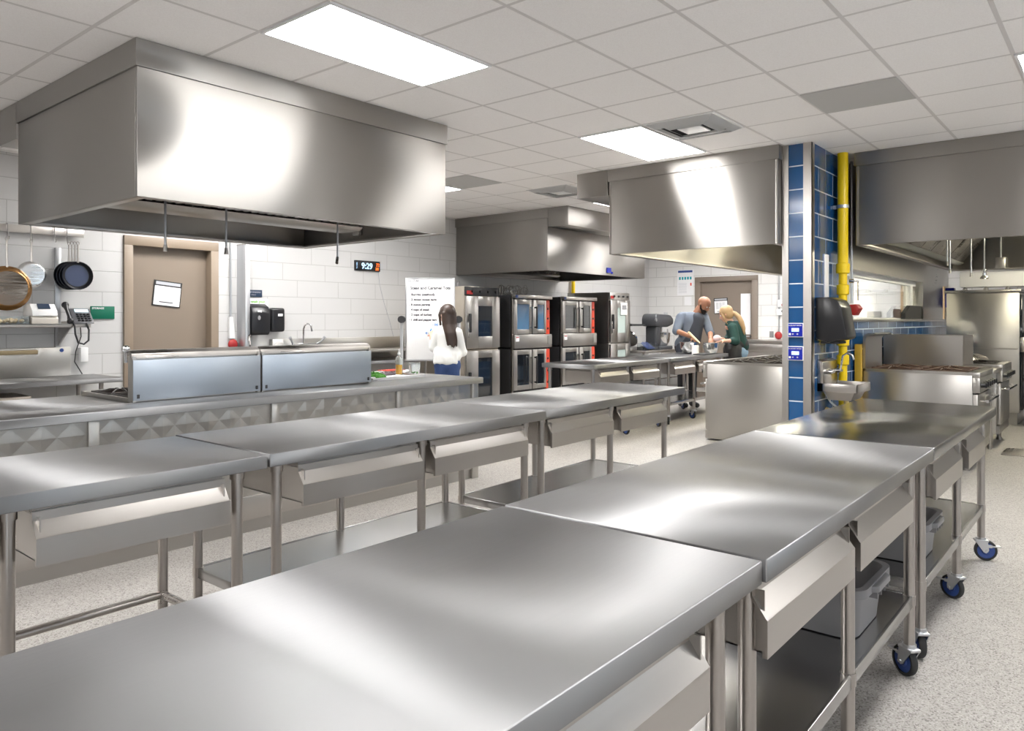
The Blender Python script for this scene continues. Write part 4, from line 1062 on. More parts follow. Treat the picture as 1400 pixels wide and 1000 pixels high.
m = MB(); m.tube([(2.735, 7.70, 1.40), (2.73, 7.72, 1.45), (2.725, 7.76, 1.51), (2.725, 7.80, 1.56)], [.026, .016, .016, .028], 12); m.sph((2.735, 7.70, 1.405), .03); m.sph((2.725, 7.80, 1.558), .032); m.build('handset', 'black', t)
m = MB(); m.tube([(2.75, 7.69, 1.39), (2.75, 7.64, 1.36), (2.755, 7.635, 1.28), (2.78, 7.635, 1.20), (2.83, 7.635, 1.185), (2.87, 7.635, 1.22), (2.875, 7.64, 1.32), (2.86, 7.66, 1.385)], .009, 8); m.build('handset_cord', 'black', t)
m = MB(); m.tube([(2.94, 8.04, 1.44), (2.95, 8.03, 1.25), (2.90, 8.03, 1.10), (2.89, 8.03, 1.0), (2.96, 8.03, .875)], .005, 6); tag(m.build('phone_cable', 'blackm'), 'thin dark cable running down the wall beside the shelf', 'cable')
t = thing('plastic_container', 'clear plastic tub with pale contents at the left end of the shelf', 'container', (2.28, 7.82, 1.378))
m = MB(); b = m.bm
m.box(2.16, 2.40, 7.72, 7.724, 1.379, 1.45); m.box(2.16, 2.40, 7.92, 7.924, 1.379, 1.45); m.box(2.16, 2.164, 7.724, 7.92, 1.379, 1.45); m.box(2.396, 2.40, 7.724, 7.92, 1.379, 1.45); m.box(2.164, 2.396, 7.724, 7.92, 1.379, 1.382); m.build('tub', 'clearp', t)
m = MB()
for k in range(14): m.sph((random.uniform(2.19, 2.37), random.uniform(7.75, 7.89), 1.40 + random.uniform(0, .02)), .018, seg=8)
m.build('contents', pm('pale food', (.75, .60, .38), .6), t)
t = thing('storage_sign', 'green wall sign reading STORAGE', 'sign', (3.155, 8.04, 1.43))
MB().box(3.04, 3.27, 8.035, 8.048, 1.425, 1.555, .003).build('sign_plate', 'green', t)
text('lettering', 'STORAGE', .026, (3.052, 8.034, 1.525), ROT_BACK, 'white', t, bold=.0008)
tag(MB().box(2.93, 3.0, 7.985, 8.049, 1.0, 1.14, .006).build('outlet_box', 'white'), 'white wall box left of the taupe door', 'wall box')
# notices
def notice(cx, cy, cz, w, h, tilt, label, face):
    t = thing('door_notice', label, 'notice', (cx, cy, cz), 0, None)
    def loc(a, d, z):     # a along the wall, d out of the wall
        ca, sa = math.cos(tilt), math.sin(tilt)
        u, v = a * ca - z * sa, a * sa + z * ca
        return (u, -d, v) if face == 'back' else (-d, -u, v)
    def slab(a0, a1, d0, d1, z0, z1, name, mat):
        m = MB(); b = m.bm
        vs = [b.verts.new(loc(a, d, z)) for a in (a0, a1) for d in (d0, d1) for z in (z0, z1)]
        for f in ((0, 1, 3, 2), (4, 6, 7, 5), (0, 4, 5, 1), (2, 3, 7, 6), (0, 2, 6, 4), (1, 5, 7, 3)): b.faces.new([vs[i] for i in f])
        bmesh.ops.recalc_face_normals(b, faces=b.faces)
        return m.build(name, mat, t, world=False)
    slab(-w / 2, w / 2, 0, .006, -h / 2, h / 2, 'holder', 'blackm')
    slab(-w / 2 + .012, w / 2 - .012, .006, .008, -h / 2 + .012, h / 2 - .06, 'sheet', 'paper')
    slab(-w / 2 + .02, w / 2 - .02, .006, .008, h / 2 - .045, h / 2 - .012, 'clip_strip', 'inkg')
    for k in range(3):
        for j in range(9):
            slab(-w / 2 + .05 + k * (w - .1) / 3, -w / 2 + .05 + k * (w - .1) / 3 + w * .17, .008, .0085, h / 2 - .10 - j * (h - .17) / 10, h / 2 - .094 - j * (h - .17) / 10, 'print_line', 'inkg')
    slab(-w * .27, w * .22, .008, .009, -h / 2 + .04, -h / 2 + .052, 'print_bar', 'ink')
    return t
notice(3.86, 8.135, 1.70, .31, .28, -.10, 'tilted black-framed schedule sheet on the taupe door', 'back')
notice(14.46, 6.42, 1.70, .30, .32, .04, 'black-framed sheet on the far grey brown door', 'end')
# between the door and the sink
t = thing('drop_cord_reel', 'conduit with a red round button at its lower end, right of the taupe door', 'wall button', (4.56, 8.0, 1.1))
MB().cyl((4.55, 8.03, 1.45), (4.55, 8.03, 2.6), .012, 10).build('conduit', 'gal', t)
m = MB(); m.prism([(4.53, 1.20), (4.60, 1.20), (4.57, 1.45), (4.53, 1.45)], 'Y', 8.01, 8.045); m.build('switch_box', 'white', t)
m = MB(); m.sph((4.575, 8.02, 1.13), .06, (1, .5, 1)); m.build('red_button', 'red', t)
t = thing('steel_post', 'tall steel corner post right of the taupe door', 'post', (4.67, 7.93, 0))
MB().box(4.64, 4.70, 7.86, 8.048, 0, 2.29, .003).build('post_body', 'gal', t)
MB().box(4.635, 4.705, 7.855, 8.048, 2.29, 2.30, .002).build('post_cap', 'pan', t)
t = thing('towel_dispenser', 'black paper towel dispenser on the white wall behind the steel post', 'towel dispenser', (4.83, 7.95, 1.24), 0, 'paper towel dispensers')
m = MB(); m.prism([(8.043, 1.25), (8.043, 1.60), (7.93, 1.605), (7.86, 1.57), (7.83, 1.50), (7.83, 1.27), (7.86, 1.235)], 'X', 4.71, 4.945, .012); m.build('cover', 'black', t)
m = MB(); m.box(4.78, 4.83, 7.825, 7.835, 1.505, 1.525, .002); m.build('indicator', 'paper', t)
MB().sph((4.80, 7.832, 1.44), .022, (1, .2, 1.4)).build('sensor', 'greyp', t)
t = thing('soap_dispenser', 'black soap dispenser on the white wall above the sink', 'soap dispenser', (5.13, 7.97, 1.26))
m = MB(); m.box(5.03, 5.225, 7.94, 8.048, 1.27, 1.56, .03, 4); m.build('cover', 'black', t)
MB().box(5.12, 5.18, 7.933, 7.941, 1.46, 1.49).build('label_window', 'paper', t)
t = thing('hand_wash_sign', 'small dark blue HAND WASH ONLY sign', 'sign', (4.85, 8.04, 1.70))
MB().box(4.735, 4.965, 8.035, 8.048, 1.69, 1.775, .003).build('sign_plate', 'navysign', t)
text('lettering', 'HAND WASHING', .024, (4.85, 8.034, 1.738), ROT_BACK, 'inkg', t, align='CENTER'); text('lettering', 'ONLY', .024, (4.85, 8.034, 1.706), ROT_BACK, 'inkg', t, align='CENTER')
t = thing('hand_washing_poster', 'paper wash poster with green handwriting and small coloured pictures', 'poster', (4.93, 8.04, 1.3))
MB().box(4.79, 5.05, 8.044, 8.0485, 1.30, 1.67).build('sheet', 'paper', t)
text('lettering', 'wash your', .045, (4.82, 8.043, 1.62), ROT_BACK, 'lime', t, bold=.001); text('lettering', 'hands here', .04, (4.83, 8.043, 1.575), ROT_BACK, 'lime', t, bold=.001)
for k in range(6): MB().box(4.96, 5.03, 8.0435, 8.044, 1.53 - k * .018, 1.534 - k * .018).build('print_line', 'inkg', t)
for x, z, mt in ((4.97, 1.39, 'red'), (4.985, 1.345, 'cyan'), (5.02, 1.365, 'red'), (5.02, 1.40, 'lime')):
    M.setdefault('cyan', pm('teal print', (0, .35, .4), .6))
    MB().cyl((x, 8.044, z), (x, 8.043, z), .014, 14).build('picture_dot', mt, t)
# back sink bench
t = thing('sink_bench', 'long steel sink bench with backsplash behind the island', 'sink bench', (6.1, 7.7, 0))
MB().box(5.07, 7.2, 7.38, 8.04, .85, .89, .005).build('bench_top', 'top', t)
MB().box(5.07, 7.2, 7.98, 8.045, .89, 1.18, .004).build('backsplash', 'wallsteel', t)
m = MB(); m.box(5.25, 5.85, 7.47, 7.93, .62, .63); m.box(5.25, 5.262, 7.47, 7.93, .63, .85); m.box(5.84, 5.85, 7.47, 7.93, .63, .85); m.box(5.25, 5.85, 7.47, 7.48, .63, .85); m.build('sink_bowl', 'pan', t)
for lx in (5.15, 6.1, 7.1):
    for ly in (7.44, 7.96): MB().cyl((lx, ly, 0), (lx, ly, .85), .02, 14).build('leg', 'leg', t)
MB().box(5.15, 7.1, 7.44, 7.96, .26, .275).build('undershelf', 'rough', t)
MB().box(5.9, 7.15, 7.40, 7.90, 1.0, 1.03, .003).build('raised_shelf', 'pan', t)
for x in (5.95, 7.1): MB().box(x, x + .02, 7.42, 7.88, .89, 1.0).build('shelf_post', 'pan', t)
t = thing('sink_tap', 'chrome gooseneck tap with two wing handles over the rear sink', 'tap', (5.5, 7.96, 1.1))
m = MB(); m.tube([(5.49, 7.96, 1.10), (5.49, 7.95, 1.30), (5.50, 7.94, 1.345), (5.53, 7.92, 1.37), (5.565, 7.90, 1.345), (5.575, 7.90, 1.27)], .011); m.build('spout', 'chrome', t)
m = MB(); m.cyl((5.33, 7.95, 1.11), (5.68, 7.95, 1.11), .014); m.build('mixer_body', 'chrome', t)
for x, s in ((5.33, -1), (5.68, 1)):
    m = MB(); m.tube([(x, 7.94, 1.11), (x + .04 * s, 7.90, 1.14), (x + .08 * s, 7.88, 1.20)], [.012, .011, .018]); m.build('wing_handle', 'zinc', t)
# clock
t = thing('wall_clock', 'black digital wall clock showing 9:29 in blue white digits', 'clock', (6.57, 8.03, 2.09))
MB().box(6.355, 6.79, 8.02, 8.049, 2.085, 2.225, .006).build('clock_case', 'black', t)
text('digits', '9:29', .112, (6.46, 8.019, 2.115), ROT_BACK, 'ledw', t, bold=.003)
text('small_digits', '72', .06, (6.715, 8.019, 2.155), ROT_BACK, 'ledr', t, bold=.002); text('small_digits', '38', .055, (6.705, 8.019, 2.10), ROT_BACK, 'ledr', t, bold=.003)
text('day_mark', 'TU WED', .022, (6.39, 8.019, 2.11), Matrix.Rotation(0, 3, 'X') @ ROT_BACK @ Matrix.Rotation(PI / 2, 3, 'Z'), 'ledw', t)
m = MB(); m.tube([(6.77, 8.04, 2.085), (6.80, 8.043, 1.9), (6.88, 8.043, 1.65), (6.98, 8.043, 1.4), (7.05, 8.043, 1.18)], .003, 6); tag(m.build('clock_cable', 'inkg'), 'thin cable hanging down the wall from the digital clock', 'cable')

# ------------------------------------------------------------------ end wall
t = thing('safety_poster', 'white safety poster with a blue header on the end wall', 'poster', (X1 - .01, 7.19, 1.92))
MB().box(X1 - .008, X1 - .002, 7.0, 7.37, 1.93, 2.47).build('sheet', 'paper', t)
MB().box(X1 - .010, X1 - .008, 7.02, 7.35, 2.41, 2.455).build('header_band', 'cblue', t)
for k in range(5): MB().box(X1 - .010, X1 - .008, 7.04 + k * .062, 7.08 + k * .062, 2.26, 2.32).build('picture_block', M['cyan'], t)
for k in range(8): MB().box(X1 - .010, X1 - .008, 7.15, 7.34, 2.18 - k * .028, 2.185 - k * .028).build('print_line', 'inkg', t)
MB().box(X1 - .010, X1 - .008, 7.04, 7.07, 2.13, 2.19).build('small_picture', 'ovenred', t)
tag(MB().box(X1 - .006, X1 - .002, 7.05, 7.20, 1.72, 1.90).build('wall_note', 'paper'), 'small plain sheet below the safety poster', 'notice')
t = thing('fire_alarm', 'conduit with white and red alarm devices and a round red button on the end wall', 'fire alarm', (X1 - .03, 5.18, 1.1))
MB().cyl((X1 - .02, 5.20, 1.15), (X1 - .02, 5.20, 2.6), .012, 10).build('conduit', 'gal', t)
MB().box(X1 - .05, X1 - .002, 5.06, 5.22, 1.66, 1.80, .006).build('alarm_box', 'white', t)
MB().box(X1 - .05, X1 - .002, 5.05, 5.24, 1.50, 1.62, .006).build('alarm_box', 'white', t)
MB().cyl((X1 - .05, 5.11, 1.70), (X1 - .06, 5.11, 1.70), .03, 14).build('strobe', 'red', t)
MB().cyl((X1 - .05, 5.11, 1.58), (X1 - .06, 5.11, 1.58), .03, 14).build('sounder', 'black', t)
m = MB(); m.sph((X1 - .02, 5.21, 1.11), .075, (.5, 1, 1)); m.build('red_button', 'red', t)
tag(MB().box(X1 - .012, X1 - .002, 5.31, 5.39, 1.07, 1.19, .003).build('wall_outlet', 'greyp'), 'grey outlet left of the round red button', 'outlet')
tag(MB().sph((X1 - .08, 5.12, .88), .13, (.4, .8, 1.1)).build('yellow_hose_cover', 'yellow2'), 'bright yellow round cover on the end wall', 'cover')
t = thing('wall_counter', 'steel counter with a drawer along the end wall', 'counter', (14.05, 4.6, 0))
MB().box(13.72, X1 - .01, 3.5, 5.72, .99, 1.03, .005).build('counter_top', 'pan', t)
MB().box(13.75, X1 - .01, 3.53, 5.68, .05, .99).build('cabinet_body', 'applianceY', t)
MB().box(13.73, 13.75, 4.6, 5.60, .82, .95, .004).build('drawer_front', 'pan', t)
t = thing('side_cabinet', 'white and grey side cabinet seen through the window strip', 'cabinet', (14.1, 3.27, 0))
MB().box(13.80, X1 - .01, 3.06, 3.48, .0, 1.60, .005).build('cabinet_body', 'white', t)
MB().box(13.79, 13.80, 3.24, 3.47, .6, 1.56, .003).build('cabinet_door', 'greyp', t)

# ------------------------------------------------------------------ far corner: low table with mixer and trays
t = thing('work_table', 'low steel table in the far corner under the mixer', 'work table', (12.95, 7.35, 0))
MB().box(11.95, 13.9, 6.75, 7.95, .80, .845, .005).build('table_top', 'pan', t)
for lx in (12.05, 13.8):
    for ly in (6.85, 7.85): MB().cyl((lx, ly, 0), (lx, ly, .80), .022, 14).build('leg', 'leg', t)
MB().box(12.05, 13.8, 6.85, 7.85, .28, .30).build('undershelf', 'shelf', t)
MB().box(12.6, 13.6, 6.77, 6.79, .66, .795, .004).build('drawer_front', 'pan', t)
t = thing('stand_mixer', 'large dark grey stand mixer on the far corner table', 'mixer', (12.85, 7.0, .845))
g2 = pm('dark mixer enamel', (.05, .052, .058), .4)
m = MB(); m.box(12.60, 13.10, 6.80, 7.25, .845, .91, .02); m.box(12.58, 12.78, 6.88, 7.12, .90, 1.30, .04); m.build('mixer_stand', g2, t)
m = MB(); m.prism([(12.50, 1.29), (12.50, 1.45), (12.56, 1.53), (13.10, 1.51), (13.22, 1.44), (13.22, 1.32), (13.0, 1.27)], 'Y', 6.84, 7.16, .04); m.build('mixer_head', g2, t)
m = MB(); m.lathe([(0, 0), (.11, .0), (.16, .07), (.175, .24), (.185, .245), (.18, .25), (.165, .24), (.15, .07), (0, .01)], (13.0, 7.0, .912), 28); m.build('mixer_bowl', 'chrome', t)
m = MB(); m.cyl((12.52, 6.86, 1.41), (12.52, 6.84, 1.41), .03, 16); m.cyl((13.18, 7.0, 1.51), (13.18, 7.0, 1.56), .04, 16); m.build('speed_knob', 'zinc', t)
m = MB(); m.tube([(12.86, 6.80, 1.05), (12.80, 6.76, 1.12), (12.80, 6.76, 1.24)], .014, 10); m.build('lift_lever', 'zinc', t)
m = MB(); m.tube([(13.0 + .13 * math.cos(k * PI / 6), 7.0 + .13 * math.sin(k * PI / 6), 1.17) for k in range(12)], .006, 6, True); m.build('bowl_guard', 'zinc', t)
m = MB(); m.cyl((13.0, 7.0, 1.28), (13.0, 7.0, 1.05), .02); m.build('beater_shaft', 'pan', t)
t = thing('meat_slicer', 'grey food machine with a flat tray beside the rightmost oven', 'food machine', (12.25, 7.35, .845))
m = MB(); m.box(12.0, 12.45, 7.1, 7.6, .845, .90, .01); m.box(12.04, 12.10, 7.15, 7.55, .90, 1.30, .01); m.build('machine_base', 'pan', t)
m = MB(); m.box(11.98, 12.5, 7.05, 7.65, 1.30, 1.335, .01); m.build('flat_tray', 'blackm', t)
m = MB(); m.lathe([(0, 0), (.16, 0), (.17, .02), (0, .03)], (12.3, 7.3, 1.05), 28, Matrix.Rotation(1.1, 4, 'Y')); m.build('blade_disc', 'chrome', t)
t = thing('food_bin', 'clear bin of utensils on the far corner table', 'container', (12.35, 6.92, .845))
m = MB(); m.box(12.15, 12.52, 6.80, 6.804, .846, .98); m.box(12.15, 12.52, 7.036, 7.04, .846, .98); m.box(12.15, 12.154, 6.804, 7.036, .846, .98); m.box(12.516, 12.52, 6.804, 7.036, .846, .98); m.box(12.154, 12.516, 6.804, 7.036, .846, .85); m.build('bin_body', 'clearp', t)
m = MB()
for k in range(8): m.tube([(12.2 + k * .04, 6.85, .87), (12.22 + k * .03, 7.0, .98 + .01 * (k % 3))], .006, 6)
m.build('utensils', 'cblue', t)

# ------------------------------------------------------------------ food and tools on the island
t = thing('sheet_pan', 'aluminium sheet pan holding herbs and a chopping mat', 'sheet pan', (4.34, 5.08, .901), math.radians(2))
m = MB(); m.box(-.30, .30, -.20, .20, .001, .004)
for a in ((-.31, .31, -.21, -.20), (-.31, .31, .20, .21), (-.31, -.30, -.20, .20), (.30, .31, -.20, .20)): m.box(a[0], a[1], a[2], a[3], .001, .024)
m.build('pan_tray', 'panalu', t, world=False)
tag(MB().box(4.30, 4.58, 4.95, 5.24, .906, .914, .003).build('chopping_mat', 'paper'), 'white chopping mat in the sheet pan', 'chopping board')
m = MB()
for k in range(160):
    a = random.uniform(0, 6.28); r = random.random() ** .6 * .11
    c = (4.20 + r * .75 * math.cos(a), 5.03 + r * math.sin(a), .925 + random.uniform(0, .045) * (1 - r / .13))
    m.sph(c, random.uniform(.010, .017), (1, .8, .35), 6, Matrix.Rotation(random.uniform(0, 3), 4, 'X') @ Matrix.Rotation(random.uniform(0, 3), 4, 'Y'))
tag(m.build('chopped_herbs', 'leafg'), 'heap of fresh green herbs at the left of the sheet pan', 'herbs', kind='stuff')
m = MB()
for k in range(9): m.tube([(4.33 + .02 * k, 5.10, .922), (4.35 + .018 * k, 5.15, .935 + .004 * (k % 3)), (4.36 + .018 * k, 5.20, .922)], .007, 6)
tag(m.build('sliced_onion', 'onion'), 'dark red slices on the white chopping mat', 'sliced vegetable', kind='stuff')
t = thing('oil_bottle', 'clear squeeze bottle half full of golden oil', 'bottle', (4.60, 5.17, .908))
m = MB(); m.lathe([(0, .001), (.030, .001), (.033, .006), (.033, .14), (.028, .16), (.012, .175), (.012, .19), (.010, .19), (.010, .172), (.026, .158), (.031, .138), (.031, .008), (0, .004)], (0, 0, 0), 24); m.build('bottle_body', 'clearp', t, world=False)
m = MB(); m.lathe([(0, .005), (.0305, .009), (.0305, .095), (0, .096)], (0, 0, 0), 24); m.build('oil_fill', 'oil', t, world=False)
m = MB(); m.lathe([(.0, .19), (.014, .188), (.014, .20), (.005, .215), (.003, .24), (0, .24)], (0, 0, 0), 16); m.build('nozzle', 'white', t, world=False)
def jar(x, y, r, h, label, fill, z=.901):
    t = thing('glass_jar', label, 'glass', (x, y, z), 0, 'clear glass containers on the island')
    m = MB(); m.lathe([(0, 0), (r * .85, 0), (r * .9, .005), (r, h), (r - .003, h), (r * .9 - .003, .008), (0, .006)], (0, 0, 0), 24); m.build('glass_wall', 'clearp', t, world=False)
    m = MB()
    for k in range(18):
        a = random.uniform(0, 6.28); q = random.random() * r * .7; m.sph((q * math.cos(a), q * math.sin(a), .016 + random.uniform(0, .02)), .009, (1, .8, .5), 6)
    m.build('contents', fill, t, world=False)
jar(4.73, 5.10, .055, .115, 'clear glass with green herbs right of the oil bottle', 'leafg')
jar(4.12, 5.42, .075, .08, 'clear glass container behind the green herbs', 'paper')
m = MB(); b = m.bm; NXc, NYc = 26, 10; V = {}
for i in range(NXc + 1):
    for j in range(NYc + 1):
        u, v = i / NXc, j / NYc
        V[i, j] = b.verts.new((4.40 + .60 * u, 5.335 + .18 * v, .906 + .020 * abs(math.sin(u * 9 + v * 2)) * (0.3 + .7 * math.sin(v * 3.1)) + .012 * math.sin(u * 23 + v * 7) ** 2))
for i in range(NXc):
    for j in range(NYc): b.faces.new((V[i, j], V[i + 1, j], V[i + 1, j + 1], V[i, j + 1]))
bmesh.ops.solidify(b, geom=list(b.faces), thickness=.003)
tw = m.build('kitchen_towel', 'towelw'); tag(tw, 'rumpled white kitchen towel with red check along the back of the island', 'towel')
m = MB()
for k in range(7): m.box(4.62 + k * .03, 4.632 + k * .03, 5.35, 5.50, .934, .938)
for k in range(4): m.box(4.60, 4.83, 5.34 + k * .04, 5.352 + k * .04, .935, .939)
m.build('red_check', 'towelr', tw)

# ------------------------------------------------------------------ whiteboard
base = FWD * 9.35
def wb(a, b_, z): return Vector((0, 0, z)) + FWD * (9.35 + b_) + RGT * a
bc = -1.03                                   # sideways position of the board centre
wo = base + RGT * bc
t = thing('whiteboard', 'portrait whiteboard on a rolling stand covered in handwriting', 'whiteboard', (wo.x, wo.y, 0), YAW - PI / 2)
m = MB(); m.box(-.30, .30, -.012, .012, .91, 1.935, .004); m.build('board_panel', 'board', t, world=False)
m = MB()
for a in ((-.31, -.295, .90, 1.945), (.295, .31, .90, 1.945)): m.box(a[0], a[1], -.016, .016, a[2], a[3], .002)
m.box(-.295, .295, -.016, .016, .895, .915, .002); m.box(-.295, .295, -.016, .016, 1.93, 1.945, .002); m.build('board_frame', 'zinc', t, world=False)
for s in (-1, 1):
    m = MB(); m.box(s * .36 - .02, s * .36 + .02, -.02, .02, .10, 1.46, .004); m.build('stand_post', 'gal', t, world=False)
    m = MB(); m.cyl((s * .36, -.05, 1.42), (s * .36, .03, 1.42), .045, 20); m.build('pivot_knob', 'blackm', t, world=False)
    m = MB(); m.box(s * .36 - .02, s * .36 + .02, -.28, .28, .07, .10, .004); m.build('stand_foot', 'gal', t, world=False)
m = MB(); m.box(-.34, .34, -.015, .015, .30, .33, .003); m.build('cross_bar', 'gal', t, world=False)
RB_ = ROT_BACK
def btext(s, size, x, z, mat='ink'):
    o = text('handwriting', s, size, (x, -.014, z), RB_, mat, None, bold=.0018); o.parent = t; o.location = (0, 0, 0)
btext('12-17-24', .036, -.28, 1.895)
btext('Steak and Caramel Tots', .052, -.25, 1.80)
for k, (s_, sz) in enumerate((('- Burrito (seafood)', .042), ('- 2 dozen sweet tarts', .040), ('- 8 ounce parsnip', .038), ('- 4 cups of steak', .038), ('- 2 cups of turkey', .040), ('- 1 chili and pepper tart', .036))):
    btext(s_, sz, -.265, 1.72 - k * .063)
btext('- (x) -', .04, .03, 1.345, 'inkb'); btext('4 x', .04, -.06, 1.235, 'inkb')

# ------------------------------------------------------------------ people
def solid(m, name, mat, parent, vox=.009, smooth=4):
    """fuse the rough volumes of m into one continuous skin"""
    me = bpy.data.meshes.new('tmp'); m.bm.to_mesh(me); m.bm.free()
    o = bpy.data.objects.new('tmp', me); COL.objects.link(o)
    r = o.modifiers.new('r', 'REMESH'); r.mode = 'VOXEL'; r.voxel_size = vox
    s = o.modifiers.new('s', 'SMOOTH'); s.iterations = smooth; s.factor = .5
    dg = bpy.context.evaluated_depsgraph_get(); dg.update()
    me2 = bpy.data.meshes.new_from_object(o.evaluated_get(dg)); me2.name = name
    bpy.data.objects.remove(o); bpy.data.meshes.remove(me)
    root = parent
    while root and root.parent: root = root.parent
    org = Vector(root.location) if root else Vector((0, 0, 0))
    me2.transform(Matrix.Translation(-org)); me2.materials.clear(); me2.materials.append(M[mat])
    me2.polygons.foreach_set('use_smooth', [True] * len(me2.polygons))
    o2 = bpy.data.objects.new(name, me2); COL.objects.link(o2); o2.parent = parent
    return o2
def hand(m, wr, d, side, palm_n, s=1.0, curl=.6):
    """palm, four unequal bent fingers and a thumb; d = pointing direction, side = towards the thumb, palm_n = palm facing"""
    wr = Vector(wr); d = Vector(d).normalized(); palm_n = Vector(palm_n); palm_n = (palm_n - d * palm_n.dot(d)).normalized()
    side = d.cross(palm_n) * side
    c = wr + d * .045 * s
    m.sph(wr, .026 * s); m.cap(wr, wr + d * .06 * s + side * .018 * s, .022 * s, .018 * s); m.cap(wr, wr + d * .06 * s - side * .020 * s, .022 * s, .017 * s)
    for k, (off, L) in enumerate(((.030, .070), (.010, .080), (-.011, .074), (-.031, .058))):
        p0 = wr + d * .078 * s + side * off * s; L *= s
        d1 = (d * math.cos(curl * .5) + palm_n * math.sin(curl * .5)); p1 = p0 + d1 * L * .45
        d2 = (d * math.cos(curl * 1.3) + palm_n * math.sin(curl * 1.3)); p2 = p1 + d2 * L * .32
        d3 = (d * math.cos(curl * 2.0) + palm_n * math.sin(curl * 2.0)); p3 = p2 + d3 * L * .25
        m.cap(wr + d * .05 * s + side * off * .8 * s, p0, .012 * s, .0095 * s, 8); m.cap(p0, p1, .0095 * s, .009 * s, 8); m.cap(p1, p2, .009 * s, .0085 * s, 8); m.cap(p2, p3, .0085 * s, .007 * s, 8)
    t0 = wr + d * .02 * s + side * .026 * s; t1 = t0 + (side * .8 + d * .6 + palm_n * .4).normalized() * .035 * s; t2 = t1 + (side * .3 + d * .9 + palm_n * .5).normalized() * .032 * s
    m.cap(t0, t1, .013 * s, .011 * s, 8); m.cap(t1, t2, .011 * s, .009 * s, 8)
def head(m, c, f, up, s=1.0, jaw=1.0):
    """skull, jaw, nose, ears, brow; f = facing"""
    f = Vector(f).normalized(); up = Vector(up); up = (up - f * up.dot(f)).normalized(); r = up.cross(f)
    B = Matrix((f, r, up)).transposed().to_4x4()
    def P_(a, b_, d): return Vector(c) + (f * a + r * b_ + up * d) * s
    m.sph(P_(-.010, 0, .030), .092 * s, (1.04, .84, .96), 20, B); m.sph(P_(.030, 0, -.035), .066 * s, (.95, .85 * jaw, 1.0), 16, B)
    m.sph(P_(.058, 0, -.080), .030 * s, (1, 1, .7), 12, B)
    m.cap(P_(.084, 0, .018), P_(.104, 0, -.020), .009 * s, .014 * s, 8)
    m.sph(P_(.088, 0, -.052), .016 * s, (.6, 1.4, .5), 10, B)
    for q in (-1, 1):
        m.sph(P_(-.005, q * .078, -.005), .024 * s, (.7, .35, 1.2), 10, B)
        m.cap(P_(.080, q * .014, .032), P_(.072, q * .045, .034), .010 * s, .008 * s, 8)
    return P_, B
def eyes(P_, par, s=1.0):
    root = par
    for q in (-1, 1):
        m = MB(); m.sph(P_(.078, q * .030, .012), .011 * s, seg=10); e = m.build('eye', 'paper', par)
        m = MB(); m.sph(P_(.0865, q * .030, .012), .0048 * s, seg=8); m.build('iris', 'ink', e)
def frame(base):
    return lambda a, b_, z: Vector((base[0], base[1], 0)) + RGT * a + FWD * b_ + Vector((0, 0, z))

# --- woman at the whiteboard
wp = thing('person', 'woman in a white blouse and jeans writing on the whiteboard', 'person', (6.31, 6.25, 0))
Q = frame((6.31, 6.25))
m = MB()
fdir = Q(-.62, .75, 0) - Q(0, 0, 0)
P_, B = head(m, Q(.0, .03, 1.475), fdir, (0, 0, 1), .98)
m.cap(Q(.01, .02, 1.30), Q(.005, .03, 1.40), .050, .046)
m.cap(Q(.01, .03, 1.20), Q(.01, .03, .95), .095, .10, 16); m.cap(Q(-.09, .03, 1.27), Q(.105, .02, 1.27), .050, .050)
m.cap(Q(-.04, .01, .86), Q(.06, .01, .86), .095, .095, 16)
sl, el, wl = Q(-.11, .03, 1.265), Q(-.165, .06, 1.075), Q(-.205, .22, 1.225)
m.cap(sl, el, .045, .036); m.cap(el, wl, .036, .024)
hand(m, wl, Q(-.02, .09, .06) - Q(0, 0, 0), 1, Q(.3, .3, -.6) - Q(0, 0, 0), .9, .75)
sr, er, wr_ = Q(.14, -.01, 1.265), Q(.19, .04, 1.03), Q(.06, .20, 1.02)
m.cap(sr, er, .045, .036); m.cap(er, wr_, .036, .024); hand(m, wr_, Q(-.1, .05, .0) - Q(0, 0, 0), -1, Q(0, .1, -.9) - Q(0, 0, 0), .9, .6)
for a, hx in ((-.055, -.045), (.075, .06)):
    m.cap(Q(hx, 0, .84), Q(a, .02, .46), .085, .055); m.cap(Q(a, .02, .46), Q(a, .0, .09), .052, .034); m.cap(Q(a, -.03, .045), Q(a - .04, .14, .035), .038, .030)
body = solid(m, 'body', 'skin', wp, .0085, 3)
eyes(P_, wp)
m = MB()
m.cap(Q(-.09, .03, 1.275), Q(.105, .01, 1.275), .062, .062); m.cap(Q(.0, .02, 1.24), Q(.01, .02, 1.06), .118, .115, 18); m.cap(Q(.01, .02, 1.06), Q(.015, .01, .955), .118, .130, 18)
m.cap(Q(-.06, .02, 1.0), Q(.08, .01, 1.0), .105, .105, 16)
m.cap(sl, el, .056, .050); m.cap(el, el + (wl - el) * .45, .052, .040); m.cap(sr, er, .056, .050); m.cap(er, er + (wr_ - er) * .6, .060, .045)
for k in range(9):
    a = -.13 + .031 * k; m.cap(Q(a, -.06 - .02 * math.cos(a * 9), 1.02), Q(a * 1.05, -.07 - .02 * math.cos(a * 9), .905 + .008 * (k % 2)), .022, .020, 8)
solid(m, 'blouse', 'shirtw', wp, .010, 8)
m = MB()
m.cap(Q(-.045, .01, .87), Q(.065, .01, .87), .108, .108, 16)
for a, hx in ((-.055, -.05), (.075, .065)):
    m.cap(Q(hx, 0, .84), Q(a, .02, .46), .096, .066); m.cap(Q(a, .02, .46), Q(a, .0, .12), .063, .050)
solid(m, 'jeans', 'jean', wp, .010, 4)
m = MB()
for a in (-.055, .075): m.cap(Q(a, -.03, .045), Q(a - .04, .15, .04), .045, .038)
solid(m, 'shoes', 'blackm', wp, .010, 3)
m = MB()
